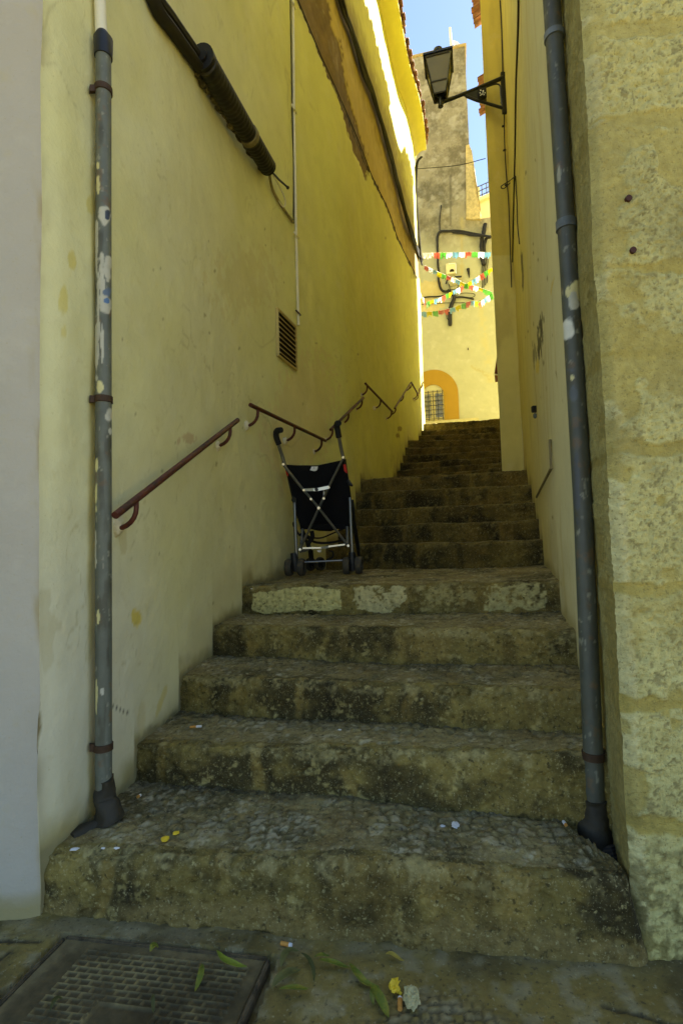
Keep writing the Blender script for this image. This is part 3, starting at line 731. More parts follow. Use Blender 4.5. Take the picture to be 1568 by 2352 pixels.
qs = [bm.verts.new((x, y, CZ)) for x, y in (c_a, c_b+np.array([4.5, 0]), (7, c_c[1]), c_c)]; bm.faces.new(qs)
qs = [bm.verts.new(p) for p in ((c_c[0], c_c[1], -.1), (c_c[0], c_c[1], CZ), (7, c_c[1], CZ), (7, c_c[1], -.1))]; bm.faces.new(qs)
a = c_b+np.array([.5, 0]); qs = [bm.verts.new(p) for p in ((a[0], a[1], -.1), (a[0], a[1], CZ), (7, a[1]+.004, CZ), (7, a[1]+.004, -.1))]; bm.faces.new(qs)
obj('house_body', bm, M_CREAMP, ochre, smooth=False)
oplan = np.array([c_a+(c_c-c_a)*t for t in np.linspace(0, 1, 30)]); oL = np.linalg.norm(c_c-c_a)
eaves(oplan, CZ, .15, ochre, -1, .0, oL-2.0, False, .2, .055)
eaves(oplan, CZ-.05, .14, ochre, -1, oL-.9, oL-.05, False, .2, .055)

# ------------------------------------------------------------------ end house with the grey tower
f_l = atY(940, 900, 15.3)[:2]; f_r = atY(1200, 900, 14.6)[:2]
fu = (f_r-f_l)/np.linalg.norm(f_r-f_l); fn = np.array([fu[1], -fu[0]])
def onF(x, y, off=0.0):
    r = ray(x, y); den = r[0]*fn[0]+r[1]*fn[1]; t = ((f_l+fn*off-CAM[:2])@fn)/den; return CAM+r*t
FU = Vector((fu[0], fu[1], 0)); FN = Vector((fn[0], fn[1], 0)); FZ = Vector((0, 0, 1))
endh = thing('end_house', 'cream house closing the top of the alley, arched window below and weathered grey tower above', 'house', (f_l[0], f_l[1], 3.2))
ztow = onF(1040, 112)[2]
def cfac(P, px, py):
    n1 = fbm(P, 2.2, 4, 3); n2 = fbm(P, 9, 4, 4)
    C = np.broadcast_to(np.array([.44, .42, .235]), P.shape).copy()*(1+.07*n2)[..., None]
    grey = sstep(600, 505, py+35*n1)
    G = mix(np.broadcast_to(np.array([.34, .285, .145]), P.shape).copy(), [.15, .122, .055], .9*sstep(-.25, .5, fbm(P, 2.2, 6, 13, .65)+.25*fbm(P, 30, 3, 14)))
    G = mix(G, [.52, .46, .28], sstep(.1, .5, fbm(P, 5, 4, 23))*.5)
    Cc = mix(C, G, grey)
    dk = sstep(-.15, .5, fbm(P, 2.6, 6, 33, .65))*(np.exp(-((py-470)/50)**2)+.7*np.exp(-((py-300)/40)**2)); Cc = mix(Cc, [.11, .095, .045], np.clip(dk, 0, 1)*.75)
    och = poly_mask(px+6*n2, py+6*n2, [(955, 650), (1015, 640), (1020, 700), (1000, 720), (955, 715)]); Cc = mix(Cc, [.62, .47, .14], och*.6)
    st = np.exp(-((px-1103-6*n1-.12*(py-700))/9)**2)*(py > 690)*(py < 880)*sstep(-.2, .4, n2+.2); Cc = mix(Cc, [.48, .42, .18], st*.7)
    st = np.exp(-((px-1060-5*n2)/4)**2)*(py > 500)*(py < 660); Cc = mix(Cc, [.45, .36, .12], st*.6)
    cr = np.exp(-((py-(845+.6*(px-1090)+14*n2))/3)**2)*(px > 1080)*(px < 1125); Cc = mix(Cc, [.40, .34, .13], cr*.7)
    st = np.exp(-((px-1034-2*n2)/3)**2)*(py > 400)*(py < 520); Cc = mix(Cc, [.12, .1, .05], st*.7)
    return Cc
fr2 = onF(1135, 520)[:2]
zl_ = onF(1100, 503)[2]
fl0 = onF(880, 520)[:2]
wallsheet(fl0, onF(1240, 900)[:2], 2.6, zl_, 260, 260, cfac, 'wall', endh, seed=11)
tr_top = onF(1063, 112)[:2]; tr_bot = onF(1082, 505)[:2]
tower_r = onF(1069, 300)[:2]
wallsheet(fl0, tower_r+fu*.07, zl_-.003, ztow, 200, 260, cfac, 'tower', endh, seed=11)
bm = bmesh.new()
a = tower_r+fu*.07; bk = -fn*2.6
for (p, q, z0, z1) in ((a, a+bk, zl_, ztow), (a+bk, fl0+bk, zl_, ztow), (fl0+bk, fl0, zl_, ztow)):
    bm.faces.new([bm.verts.new(v) for v in ((p[0], p[1], z0), (q[0], q[1], z0), (q[0], q[1], z1), (p[0], p[1], z1))])
bm.faces.new([bm.verts.new((p[0], p[1], ztow)) for p in (fl0, a, a+bk, fl0+bk)])
g = onF(1240, 900)[:2]
bm.faces.new([bm.verts.new((p[0], p[1], zl_)) for p in (a, g, g+bk, a+bk)])
bm.faces.new([bm.verts.new(v) for v in ((g[0], g[1], 2.6), (g[0]+bk[0], g[1]+bk[1], 2.6), (g[0]+bk[0], g[1]+bk[1], zl_), (g[0], g[1], zl_))])
obj('house_body', bm, mat('grey_render', (.42, .36, .2), .9, 0, .2, 3, ((20, .3, .01),), spec=.2), endh, smooth=False)
# coping on the tower
bm = bmesh.new(); c = (fl0+a)/2+bk/2; L = np.linalg.norm(a-fl0)
box(bm, (c[0], c[1], ztow+.03), L+.08, 2.68, .055, (FU, FN, FZ), .008)
obj('coping', bm, mat('coping', (.45, .34, .14), .9, 0, .2, 6, ((20, .3, .01),), spec=.2), endh)
# rough stump of masonry beside the tower
bm = bmesh.new(); outl = []
for (x, y) in ((1069, 338), (1077, 335), (1083, 345), (1083, 358), (1088, 372), (1087, 392), (1092, 410), (1097, 440), (1099, 468), (1104, 490), (1103, 503), (1070, 503)):
    outl.append(onF(x, y, .05)+np.array([0, 0, random.uniform(-.02, .02)]))
prism(bm, outl, (-fn[0]*.9, -fn[1]*.9, 0))
bmesh.ops.triangulate(bm, faces=[f for f in bm.faces if len(f.verts) > 4]); bmesh.ops.subdivide_edges(bm, edges=bm.edges[:], cuts=3, use_grid_fill=True)
for v in bm.verts:
    n = fbm(np.array([list(v.co)]), 6, 3, 3)[0]; v.co += Vector((fn[0]*n*.07, fn[1]*n*.07, n*.03))
obj('masonry_stump', bm, mat('rubble', (.55, .42, .16), .95, 0, .4, 12, ((14, .8, .03), (50, .6, .01)), spec=.1), endh)
# arch
ac = onF(1016.5, 940); # reference on facade
def fpt(u, v, off): 
    """metres along facade from arch axis and above its sill"""
    return np.array([axis[0]+fu[0]*u+fn[0]*off, axis[1]+fu[1]*u+fn[1]*off, zsill+v])
axis = onF(995, 940)[:2]; zsill = onF(995, 968)[2]
mpp = np.linalg.norm(onF(1045, 900)[:2]-onF(995, 900)[:2])/50
ro, ri = 58*mpp, 25*mpp; spring = onF(995, 908)[2]-zsill
bm = bmesh.new()
def archring(r, off, n=28): return [fpt(r, -.3, off)]+[fpt(r*math.cos(a), spring+r*math.sin(a)*(1.0 if r == ri else 1.04), off) for a in np.linspace(0, math.pi, n)]+[fpt(-r, -.3, off)]
rings = [[bm.verts.new(V(p)) for p in archring(r, off)] for (r, off) in ((ro, .0), (ro, .03), (ri, .03), (ri, -.14))]
for i in range(3):
    for j in range(len(rings[0])-1): bm.faces.new((rings[i][j], rings[i][j+1], rings[i+1][j+1], rings[i+1][j]))
obj('arch_band', bm, M_ORANGE, endh)
win = BX(V(fpt(0, (spring-.25)/2+.0, .010)), 2*ri, .012, spring+.25, (FU, FN, FZ))
bm = bmesh.new(); lun = [fpt(ri*math.cos(a), spring+ri*math.sin(a), .006) for a in np.linspace(0, math.pi, 24)]
zlint = onF(995, 897)[2]-zsill
pts = [fpt(ri, zlint, .006)]+[p for p in lun if p[2]-zsill > zlint]+[fpt(-ri, zlint, .006)]
win.free(); prism(bm, pts, (-fn[0]*.02, -fn[1]*.02, 0))
obj('lunette', bm, mat('lunette_cream', (.48, .44, .22), .85, 0, .05, 6, ((30, .2, .004),)), endh, smooth=False)
window = thing('window', None, None, fpt(0, 0, .0)); window.parent = endh; window.location = V(fpt(0, 0, 0))-Vector(endh.location)
for s_ in (-1, 1):
    obj('casement', BX(fpt(s_*ri*.5, zlint/2, .004), ri-.008, .03, zlint-.02, (FU, FN, FZ), bev=.004), M_SHUT, window)
    obj('pane', BX(fpt(s_*ri*.5, zlint*.5, .019), ri-.10, .008, zlint-.18, (FU, FN, FZ)), M_GLASS, window)
bm = bmesh.new()
for i in range(5): tube(bm, [fpt(-ri*.86+ri*1.72*i/4, .01, .06), fpt(-ri*.86+ri*1.72*i/4, zlint-.02, .06)], .009, 6)
for i in range(7): tube(bm, [fpt(-ri*.97, .05+(zlint-.1)*i/6, .066), fpt(ri*.97, .05+(zlint-.1)*i/6, .066)], .007, 6)
obj('grille', bm, M_IRON, window)
obj('sill', BX(fpt(.15, -.17, .05), 1.9, .22, .30, (FU, FN, FZ), bev=.015), mat('sill_stone', (.52, .46, .2), .9, 0, .2, 9, ((30, .4, .006),)), endh)

# awning on the ochre house, far along its side
aw = thing('awning', 'small dark red awning with pale hem on the far right wall above the top steps', 'awning', atY(1141, 858, 10.9))
t0, t1 = atY(1140, 806, 10.6), atY(1140.5, 858, 10.6); o1 = atY(1134.5, 857, 10.6)
bm = bmesh.new(); prism(bm, [t0+np.array([.02, 0, 0]), o1, o1+np.array([.0, 0, -.02]), t1+np.array([.02, 0, 0])], (.16, .5, 0)); obj('canopy', bm, M_AWN, aw, smooth=False)
obj('hem', TB([o1+np.array([-.004, 0, -.025]), t1+np.array([.02, -.004, -.025])], .012, 6), M_WHITE, aw)

# cream house behind with roof rail
fh = thing('cream_house', 'distant cream house with roof terrace rail seen between tower and ochre house', 'house', atY(1110, 500, 18))
p0 = atY(1086, 455, 18); p1 = atY(1150, 447, 17.4); zt = (p0[2]+p1[2])/2
dvx = (p1-p0)/np.linalg.norm((p1-p0)[:2])
wallsheet(p0[:2], p1[:2], 3, zt, 20, 40, lambda P, a, b: np.broadcast_to(np.array([.74, .64, .32]), P.shape).copy(), 'wall', fh, seed=3)
bm = bmesh.new(); q0 = p0+np.array([.15, 1.5, 0])
bm.faces.new([bm.verts.new((p[0], p[1], zt)) for p in (p0, p1, p1+np.array([.2, 1.5, 0]), q0)]); bm.faces.new([bm.verts.new(v) for v in ((p0[0], p0[1], 3), (p0[0], p0[1], zt), (q0[0], q0[1], zt), (q0[0], q0[1], 3))])
obj('house_body', bm, M_CREAMP, fh, smooth=False)
obj('cornice', BX(((p0+p1)/2*np.array([1, 1, 0]))+np.array([0, -.05, zt-.06]), np.linalg.norm((p1-p0)[:2]), .16, .12, (Vector((dvx[0], dvx[1], 0)), Vector((-dvx[1], dvx[0], 0)), FZ), bev=.01), M_CREAMP, fh)
bm = bmesh.new()
for h_ in (.12, .27, .42): tube(bm, [(p0[0], p0[1], zt+h_), (p1[0], p1[1], zt+h_)], .014, 6)
for i in range(7): p = p0+(p1-p0)*i/6; tube(bm, [(p[0], p[1], zt), (p[0], p[1], zt+.43)], .014, 6)
obj('railing', bm, M_IRON, fh)
p = atY(1098, 450, 17.9); obj('chimney', BX((p[0], p[1]+.3, zt+.28), .22, .22, .56, bev=.01), M_CREAMP, fh)
# mast and dish on the tower
p = onF(1037, 112, -.35); obj_ = obj('mast', TB([(p[0], p[1], ztow), (p[0]-.03, p[1], onF(1033.5, 64, -.35)[2])], .033, 8), M_CONDUIT)
tag(obj_, 'pale thin mast standing on the top of the grey tower', 'mast')
p = onF(1048, 104, -.4)
dish = thing('satellite_dish', 'round white satellite dish on the grey tower roof next to the mast', 'satellite dish', (p[0], p[1], ztow+.05))
bm = bmesh.new()
c = V((p[0], p[1], p[2]+.04)); nd = Vector((.35, -.9, .25)).normalized(); e1 = nd.cross(FZ).normalized(); e2 = e1.cross(nd); prev = None
for lay in (0, .012):
    prev = None
    for i in range(8):
        r = .125*i/7; ring = [bm.verts.new(c+e1*r*math.cos(2*math.pi*k/24)+e2*r*math.sin(2*math.pi*k/24)-nd*(.035*(1-(i/7)**2))-nd*lay) for k in range(24)] if i else [bm.verts.new(c-nd*(.035+lay))]
        if prev:
            for k in range(24):
                if len(prev) == 1: bm.faces.new((prev[0], ring[k], ring[(k+1) % 24]))
                else: bm.faces.new((prev[k], ring[k], ring[(k+1) % 24], prev[(k+1) % 24]))
        prev = ring
obj('reflector', bm, M_WHITE, dish)
obj('post', TB([c-nd*.05, c-nd*.1+Vector((0, 0, -.05)), (c.x-nd.x*.1, c.y-nd.y*.1, ztow+.04)], .015, 8), M_ZINC, dish)

# ------------------------------------------------------------------ downpipes
def paint_pipe(name, pts, r, parent, spots, seg=44, n=800, base=(.125, .132, .095)):
    pts = [np.asarray(p, float) for p in pts]; L = np.concatenate([[0], np.cumsum([np.linalg.norm(pts[i+1]-pts[i]) for i in range(len(pts)-1)])])
    q = np.linspace(0, L[-1], n); ctr = np.stack([np.interp(q, L, [p[k] for p in pts]) for k in range(3)], 1)
    a = np.linspace(0, 2*math.pi, seg); P = np.zeros((n, seg, 3))
    P[..., 0] = ctr[:, None, 0]+r*np.cos(a)[None]; P[..., 1] = ctr[:, None, 1]+r*np.sin(a)[None]; P[..., 2] = ctr[:, None, 2]
    px, py = proj(P); n1 = fbm(P, 14, 4, 3); n2 = fbm(P*np.array([1, 1, .15]), 50, 3, 5)
    C = np.broadcast_to(np.array(base), P.shape).copy()*(1+.25*n1+.2*n2)[..., None]
    C = mix(C, [.05, .045, .022], sstep(.0, .5, n2+.5*n1)*.7); n3 = fbm(P*np.array([1, 1, .5]), 90, 3, 8); C = mix(C, [.30, .29, .2], sstep(.42, .6, n3)*.6); C = mix(C, [.16, .09, .03], sstep(.35, .6, fbm(P, 30, 3, 18))*.5)
    for (cx, cy, rx, ry, col) in spots:
        m = sstep(1.15, .85, np.hypot((px-cx)/rx, (py-cy)/ry)+.7*fbm(P, 35, 3, int(cy))); C = mix(C, col, m)
    return gridobj(name, P, C, M_ZINCP, parent)
def ring_clamp(parent, c, r, m, lug=None, hgt=.022):
    bm = bmesh.new(); tube(bm, [c-np.array([0, 0, hgt/2]), c-np.array([0, 0, hgt/2-.001]), c+np.array([0, 0, hgt/2-.001]), c+np.array([0, 0, hgt/2])], [r, r+.004, r+.004, r], 24)
    if lug is not None:
        dv = V(lug-c); L = dv.length; dv.normalize(); box(bm, (c+lug)/2+np.array([dv.x, dv.y, 0])*r*.5, L-r, .016, hgt, (dv, Vector((-dv.y, dv.x, 0)), FZ))
    return obj('clamp', bm, m, parent)
WP = (.46, .44, .33); YP = (.62, .56, .25)
lp_t = onL(238, 110, .036); lp_b = onL(238, 1812, .036)
ldp = thing('downpipe', 'grey drainpipe with torn stickers and paint drips on the left wall near the street corner', 'downpipe', (lp_b[0], lp_b[1], lp_b[2]-.06))
xc, yc = (lp_t[:2]+lp_b[:2])/2
lpt = np.array([lp_t[0], lp_t[1], lp_t[2]]); lpb = np.array([lp_b[0], lp_b[1], lp_b[2]])
pr = .0250
paint_pipe('pipe', [lpb-np.array([0, 0, .05]), lpt], pr, ldp,
   [(240, 497, 14, 22, WP), (247, 495, 6, 12, (.03, .04, .06)), (248, 612, 9, 26, WP), (234, 640, 6, 60, WP), (226, 700, 4, 80, WP), (247, 672, 10, 10, (.1, .14, .2)), (240, 700, 16, 22, WP), (245, 690, 6, 7, (.08, .16, .3)),
    (222, 800, 4, 70, WP), (235, 790, 3, 40, WP), (230, 890, 8, 16, YP), (250, 955, 10, 14, WP), (253, 990, 4, 8, WP), (222, 1070, 3, 14, YP), (221, 1140, 3, 30, YP), (220, 1260, 2.5, 40, WP),
    (226, 1420, 3, 16, YP), (235, 1590, 5, 9, WP), (226, 430, 5, 24, YP), (225, 380, 4, 10, YP), (222, 1600, 2, 30, YP), (222, 560, 3, 60, WP)])
obj('collar', TB([lpt-np.array([0, 0, .035]), lpt+np.array([0, 0, .03]), lpt+np.array([-.006, .004, .055])], [pr+.004, pr+.006, pr-.006], 20), M_BLACK, ldp)
up = onL(226, -120, .03); obj('upper_pipe', TB([lpt+np.array([-.008, .004, .04]), lpt+np.array([-.012, .006, .12]), (up[0], up[1], up[2]), (up[0], up[1], TOPZ-.6)], [.02, .019, .019, .019], 16), M_CONDUIT, ldp)
for y in (208, 918, 1715):
    c = onL(238, y, .036); ring_clamp(ldp, np.array([np.interp(c[2], [lpb[2], lpt[2]], [lpb[0], lpt[0]]), np.interp(c[2], [lpb[2], lpt[2]], [lpb[1], lpt[1]]), c[2]]), pr, M_DARKRUST, onL(206, y, .004))
def lumpy(bm, a, s, sd_):
    co = np.array([list(v.co) for v in bm.verts]); q = np.stack([fbm(co, s, 3, sd_+i) for i in range(3)], 1)*a
    for v, o in zip(bm.verts, q): v.co += Vector(o)
    return bm
obj('boot', lumpy(TB(smooth_path([lpb+np.array([.003, -.002, .035]), lpb+np.array([.003, -.002, .0]), lpb+np.array([.008, -.006, -.03]), lpb+np.array([.018, -.014, -.05]), lpb+np.array([.024, -.018, -.085])], 5), list(np.interp(np.linspace(0, 1, 21), [0, .25, .5, .75, 1], [pr+.003, pr+.004, pr+.007, pr+.014, pr+.021])), 28), .012, 22, 4), M_BOOT, ldp)
obj('grate', lumpy(TB([lpb+np.array([-.01, -.035, -.085]), lpb+np.array([-.03, -.065, -.088]), lpb+np.array([-.05, -.095, -.092])], [.020, .026, .012], 14, flat=.35), .012, 40, 3), M_BOOT, ldp)
# right pipe
rp_pts = [atY(1264, -30, 1.82), atY(1307, 640, 1.80), atY(1337, 1150, 1.78), atY(1366, 1850, 1.74)]
rdp = thing('downpipe', 'thick grey drainpipe leaning beside the rough stone blocks on the right', 'downpipe', rp_pts[-1]-np.array([0, 0, .07]))
rtop = rp_pts[0]+(rp_pts[0]-rp_pts[1])*1.2
rr_ = .0262
paint_pipe('pipe', [rp_pts[3], rp_pts[2], rp_pts[1], rp_pts[0], rtop], rr_, rdp,
   [(1322, 668, 14, 26, YP), (1316, 690, 10, 22, (.45, .44, .33)), (1302, 757, 13, 24, (.62, .61, .5)), (1303, 668, 5, 12, YP), (1316, 905, 10, 20, (.09, .10, .10)), (1324, 1120, 7, 74, (.06, .065, .065)), (1307, 850, 10, 3, (.08, .085, .085)),
    (1305, 510, 12, 4, (.07, .07, .06)), (1283, 400, 5, 20, (.3, .29, .2)), (1313, 868, 4, 5, YP)], base=(.075, .078, .054))
def rpc(y):
    ys = [1850, 1150, 640, -30]; return np.array([np.interp(-y, [-v for v in ys], [p[k] for p in (rp_pts[3], rp_pts[2], rp_pts[1], rp_pts[0])]) for k in range(3)])
for y in (88, 522): ring_clamp(rdp, rpc(y), rr_, M_ZINC, None, .022 if y == 88 else .03)
c = rpc(1740); ring_clamp(rdp, c, rr_, M_DARKRUST, c+np.array([.055, .02, 0]), .022)
b_ = rp_pts[3]
obj('boot', lumpy(TB(smooth_path([b_+np.array([0, 0, .02]), b_+np.array([0, 0, -.005]), b_+np.array([-.006, -.004, -.04]), b_+np.array([-.012, -.008, -.07]), b_+np.array([-.014, -.012, -.11])], 5), list(np.interp(np.linspace(0, 1, 21), [0, .25, .5, .75, 1], [rr_+.003, rr_+.006, rr_+.012, rr_+.020, rr_+.022])), 28), .012, 22, 8), M_BOOT, rdp)
bm = bmesh.new()
for i in range(5):
    a0 = b_+np.array([.006, -.05-.006*i, -.085-.006*i]); tube(bm, [a0+np.array([-.03, 0, -.008]), a0+np.array([0, -.012, .004]), a0+np.array([.04, .0, .0])], .008, 8)
obj('drain_collar', bm, M_BLACK, rdp)

# ------------------------------------------------------------------ handrails
def handrail(p0, p1, rad, nbr, label, off=.075, end0=.08, end1=.92, mm=M_RUST):
    A = onL(*p0, off); B = onL(*p1, off); t = thing('handrail', label, 'handrail', A, 'handrails along the left wall')
    dv = B-A; L = np.linalg.norm(dv); dv = dv/L
    obj('bar', TB([A, A+dv*L*.5, B], rad, 12), mm, t)
    for i in range(nbr):
        f = end0+(end1-end0)*(i/(nbr-1) if nbr > 1 else .5); p = A+(B-A)*f
        x, y = proj(p); tt, n, tg = hit_plan(LW, float(x), float(y)); n3 = np.array([n[0], n[1], 0]); wp = p-n3*(off+.005)-np.array([0, 0, .10])
        pts = [p+np.array([0, 0, -rad*.3])]
        for a in np.linspace(0, math.pi/2, 7): pts.append(p-n3*off*(1-math.cos(a))*1.0+np.array([0, 0, -.03-.07*math.sin(a)]))
        pts.append(wp)
        b = obj('bracket', TB(pts, rad*.72, 8), mm, t)
        bmr = bmesh.new(); bmesh.ops.create_icosphere(bmr, subdivisions=3, radius=.022)
        for v in bmr.verts:
            q = fbm(np.array([[v.co.x+i, v.co.y, v.co.z]]), 60, 3, 7)[0]; v.co *= 1+.5*q
        bmesh.ops.scale(bmr, verts=bmr.verts, vec=(1, 1, 1.2)); bmesh.ops.translate(bmr, verts=bmr.verts, vec=V(wp+n3*.004))
        obj('plaster_plug', bmr, mat('plug_plaster', (.66, .58, .36), .9, 0, .2, 30, ((80, .5, .004),), spec=.1), b)
    return t
handrail((265, 1184), (546, 965), .0125, 2, 'long rusty handrail nearest the street, rising beside the grey downpipe', end0=.11, end1=.90)
handrail((575, 930), (747, 1012), .0125, 3, 'dark red handrail behind the pushchair, running level along the first landing', end0=.07, end1=.93)
handrail((759, 987), (834, 914), .0125, 3, 'thin rusty handrail rising just above the right handle of the pushchair', end0=.05, end1=.95)
handrail((839, 881), (901, 946), .0125, 3, 'dark handrail slanting down in the middle of the left wall beyond the pushchair', end0=.05, end1=.95)
handrail((906, 938), (942, 880), .0125, 3, 'small far handrail rising to the peak nearest the sunlit wall edge', end0=.05, end1=.95)
handrail((944, 878), (958, 903), .0125, 2, 'short far handrail sloping down from the peak toward the sunlit edge', end0=.05, end1=.95)
handrail((959, 908), (971, 878), .0125, 2, 'farthest pale sunlit handrail crossing the bright wall edge by the arch', end0=.1, end1=.9, mm=mat('sunlit_rail', (.35, .22, .08), .6, .1, .3, 20))  # paler copy of the rail paint, with the sunlight put into its colour

# ------------------------------------------------------------------ cables and fittings on the left wall
jt = thing('cable_joint', 'fat black ribbed cable joint fixed high on the left wall', 'cable joint', onL(540, 270, .05))
A = onL(468, 140, .06); B = onL(618, 388, .06); n = 150; pts = []; rs = []
for i in range(n+1):
    t = i/n; pts.append(A+(B-A)*t); rr0 = .058-.006*t
    rs.append((rr0+.0035*abs(math.sin(i*math.pi/5)))*(1 if 1 < i < n-2 else .8))
rs[-1] = .02; rs[-2] = .035
obj('sleeve', TB(pts, rs, 20), mat('joint_black', (.012, .011, .006), .55, 0, .4, 16, ((30, .3, .004),), col2=(.03, .026, .012)), jt)
mid = A+(B-A)*.62; dv = (B-A)/np.linalg.norm(B-A)
obj('strap', TB([mid-dv*.022, mid-dv*.02, mid+dv*.02, mid+dv*.022], [.056, .062, .062, .056], 20), mat('strap', (.22, .18, .08), .8, 0, .4, 30), jt)
bm = bmesh.new(); o_ = A+np.array([0, 0, .01])
tube(bm, [o_-dv*.02, o_+dv*.03], [.062, .058], 20); tube(bm, [o_-dv*.035, o_-dv*.018], [.03, .03], 14)
obj('end_cap', bm, M_BLACK, jt)
pl = [onL(240, -420, .03), onL(300, -200, .03), onL(352, 0, .03), onL(400, 75, .03), onL(450, 145, .035), onL(480, 190, .03)]
bm = bmesh.new(); tube(bm, smooth_path(pl, 4), .030, 10, flat=.7)
tube(bm, smooth_path([p+np.array([0, -.02, .05]) for p in pl], 4), .022, 8); obj('feeder_cable', bm, M_CABLE, jt)
A2 = onL(606, 384, .015); e1_ = onL(452, 158, .015); pts = []; rs = []
for i in range(120):
    p = e1_+(A2-e1_)*(i/119)-np.array([0, 0, .030]); q_ = vnoise(np.array([p]), 22, 3)[0]; pts.append(p+np.array([0, 0, -.012*q_])); rs.append(.020+.011*vnoise(np.array([p]), 40, 9)[0])
bm = TB(pts, rs, 9, flat=.8)
obj('paint_crust', bm, mat('paint_crust', (.04, .032, .012), .9, 0, .4, 30, ((60, .6, .005),), col2=(.26, .21, .08)), jt)
tag(obj('stay_rod', TB([B+dv*.0, onL(640, 412, .05), onL(658, 428, .05), onL(661, 431, .05)], [.007, .007, .007, .013], 8), M_BLACK, jt))
tag(obj('wire', TB(smooth_path([B, onL(622, 420, .02), onL(632, 448, .012), onL(655, 485, .012), onL(674, 511, .015)], 5), [.010]*21, 8), mat('painted_wire', (.30, .25, .10), .8, 0, .5, 25), jt))
obj('wire', TB(smooth_path([B, onL(640, 425, .03), onL(655, 460, .03), onL(650, 475, .02), onL(632, 448, .012)], 5), .005, 6), M_CONDUIT, jt)
cdt = thing('conduit', 'thin white plastic conduit running down the left wall to the louvred vent', 'conduit', onL(685, 745, .012))
cp = [onL(664, -400, .014), onL(670, -80, .014), onL(673, 0, .014), onL(675, 250, .014), onL(679, 490, .014), onL(684, 700, .014), onL(685.5, 747, .014)]
obj('tube', TB(cp, .011, 12), M_CONDUIT, cdt)
for y in (8, 250, 540, 718):
    x = np.interp(y, [0, 250, 490, 700, 747], [673, 675, 679, 684, 685.5]); a, b = onL(x-5, y, .010), onL(x+5, y, .010); a[2] = b[2] = (a[2]+b[2])/2
    obj('saddle', TB([a, a+(b-a)*.5+(onL(x, y, .028)-onL(x, y, .012)), b], .007, 6), M_CONDUIT if y < 700 else M_DARKRUST, cdt)
tag(obj('cable', TB(smooth_path([onL(666, -60, .006), onL(667, 30, .006), onL(669, 130, .006), onL(671, 250, .006), onL(674, 380, .006), onL(674, 511, .008)], 4), .005, 6), M_CABLE), 'thin dark cable running close beside the white conduit on the left wall', 'cable')
# louvred vent
v00, v10, v01, v11 = onL(634, 699), onL(677, 762), onL(634, 812), onL(677, 852)
vt = thing('vent_grille', 'cream louvred vent grille with dark slots in the left wall below the conduit', 'vent', (v01+v11)/2)
tt, n, tg = hit_plan(LW, 655, 780); TG = Vector((tg[0], tg[1], 0)); NG = Vector((n[0], n[1], 0)); wv = np.linalg.norm((v10-v00)[:2]); hv = ((v00[2]-v01[2])+(v10[2]-v11[2]))/2; cv = V((v00+v10+v01+v11)/4)
obj('backing', BX(cv+NG*.004, wv-.012, .01, hv-.012, (TG, NG, FZ)), mat('vent_dark', (.02, .012, .006), .9, 0, .2, 20), vt)
bm = bmesh.new()
for s_ in (-1, 1):
    box(bm, cv+NG*.010+FZ*s_*(hv/2), wv+.012, .022, .012, (TG, NG, FZ), .003); box(bm, cv+NG*.011+TG*s_*(wv/2), .012, .020, hv-.012, (TG, NG, FZ), .003)
M_VENT = mat('vent_cream', (.58, .47, .18), .7, 0, .15, 20, ((60, .2, .002),))
obj('frame', bm, M_VENT, vt)
for i in range(9):
    zz_ = -hv/2+hv*(i+.75)/9.2; ax = (TG, (NG*.8-FZ*.6).normalized(), (NG*.6+FZ*.8).normalized())
    obj('slat', BX(cv+NG*.018+FZ*zz_, wv-.022, .020, .005, ax), M_VENT, vt)
# cable bundle along the upper left wall
bl = [onL(x, y, .04) for (x, y) in ((690, -330), (740, -140), (785, 0), (808, 75), (834, 155), (862, 238), (889, 330), (905, 390), (918, 440), (945, 540), (969, 604))]
cb = thing('cable_bundle', 'thick black bundle of cables sagging down the upper left wall toward the flags', 'cables', bl[-1])
for i in range(11):
    rnd = np.random.RandomState(i); pts = smooth_path([p+rnd.uniform(-1, 1, 3)*np.array([.015, .015, .085]) for p in bl], 6)
    obj('cable', TB(pts, rnd.uniform(.008, .019), 7), M_CABLE, cb)
tag(obj('cable', TB(smooth_path([onL(x, y, .012) for (x, y) in ((660, -60), (687, 7), (731, 114), (775, 212), (804, 278), (837, 360), (855, 407), (892, 484), (914, 550), (939, 601), (958, 640))], 6), .006, 6), M_CABLE), 'single thin cable along the lower edge of the peeling brown patch', 'cable')
dr = thing('cable_bundle', 'loose black cables hanging down the far corner of the left house', 'cables', onL(962, 600, .06))
for i, off in enumerate((.03, .05, .06, .08)):
    pts = [atY(x, y, 12.05) for (x, y) in ((967+i, 360), (957+i, 372), (950+2.5*i, 400), (948+3*i, 440), (951+3*i, 500), (957+2.6*i, 560), (966+i*.6, 600+3*i))]
    obj('cable', TB(smooth_path(pts, 6), .016-.002*i, 6), M_CABLE, dr)
tag(obj('cable', TB(smooth_path([onL(953, 388, .1), atY(1010, 384, 10.3), atY(1060, 378, 10.0), atY(1114, 364, 9.5)], 6), .006, 6), M_CABLE), 'thin cable spanning the alley in front of the grey tower', 'cable')

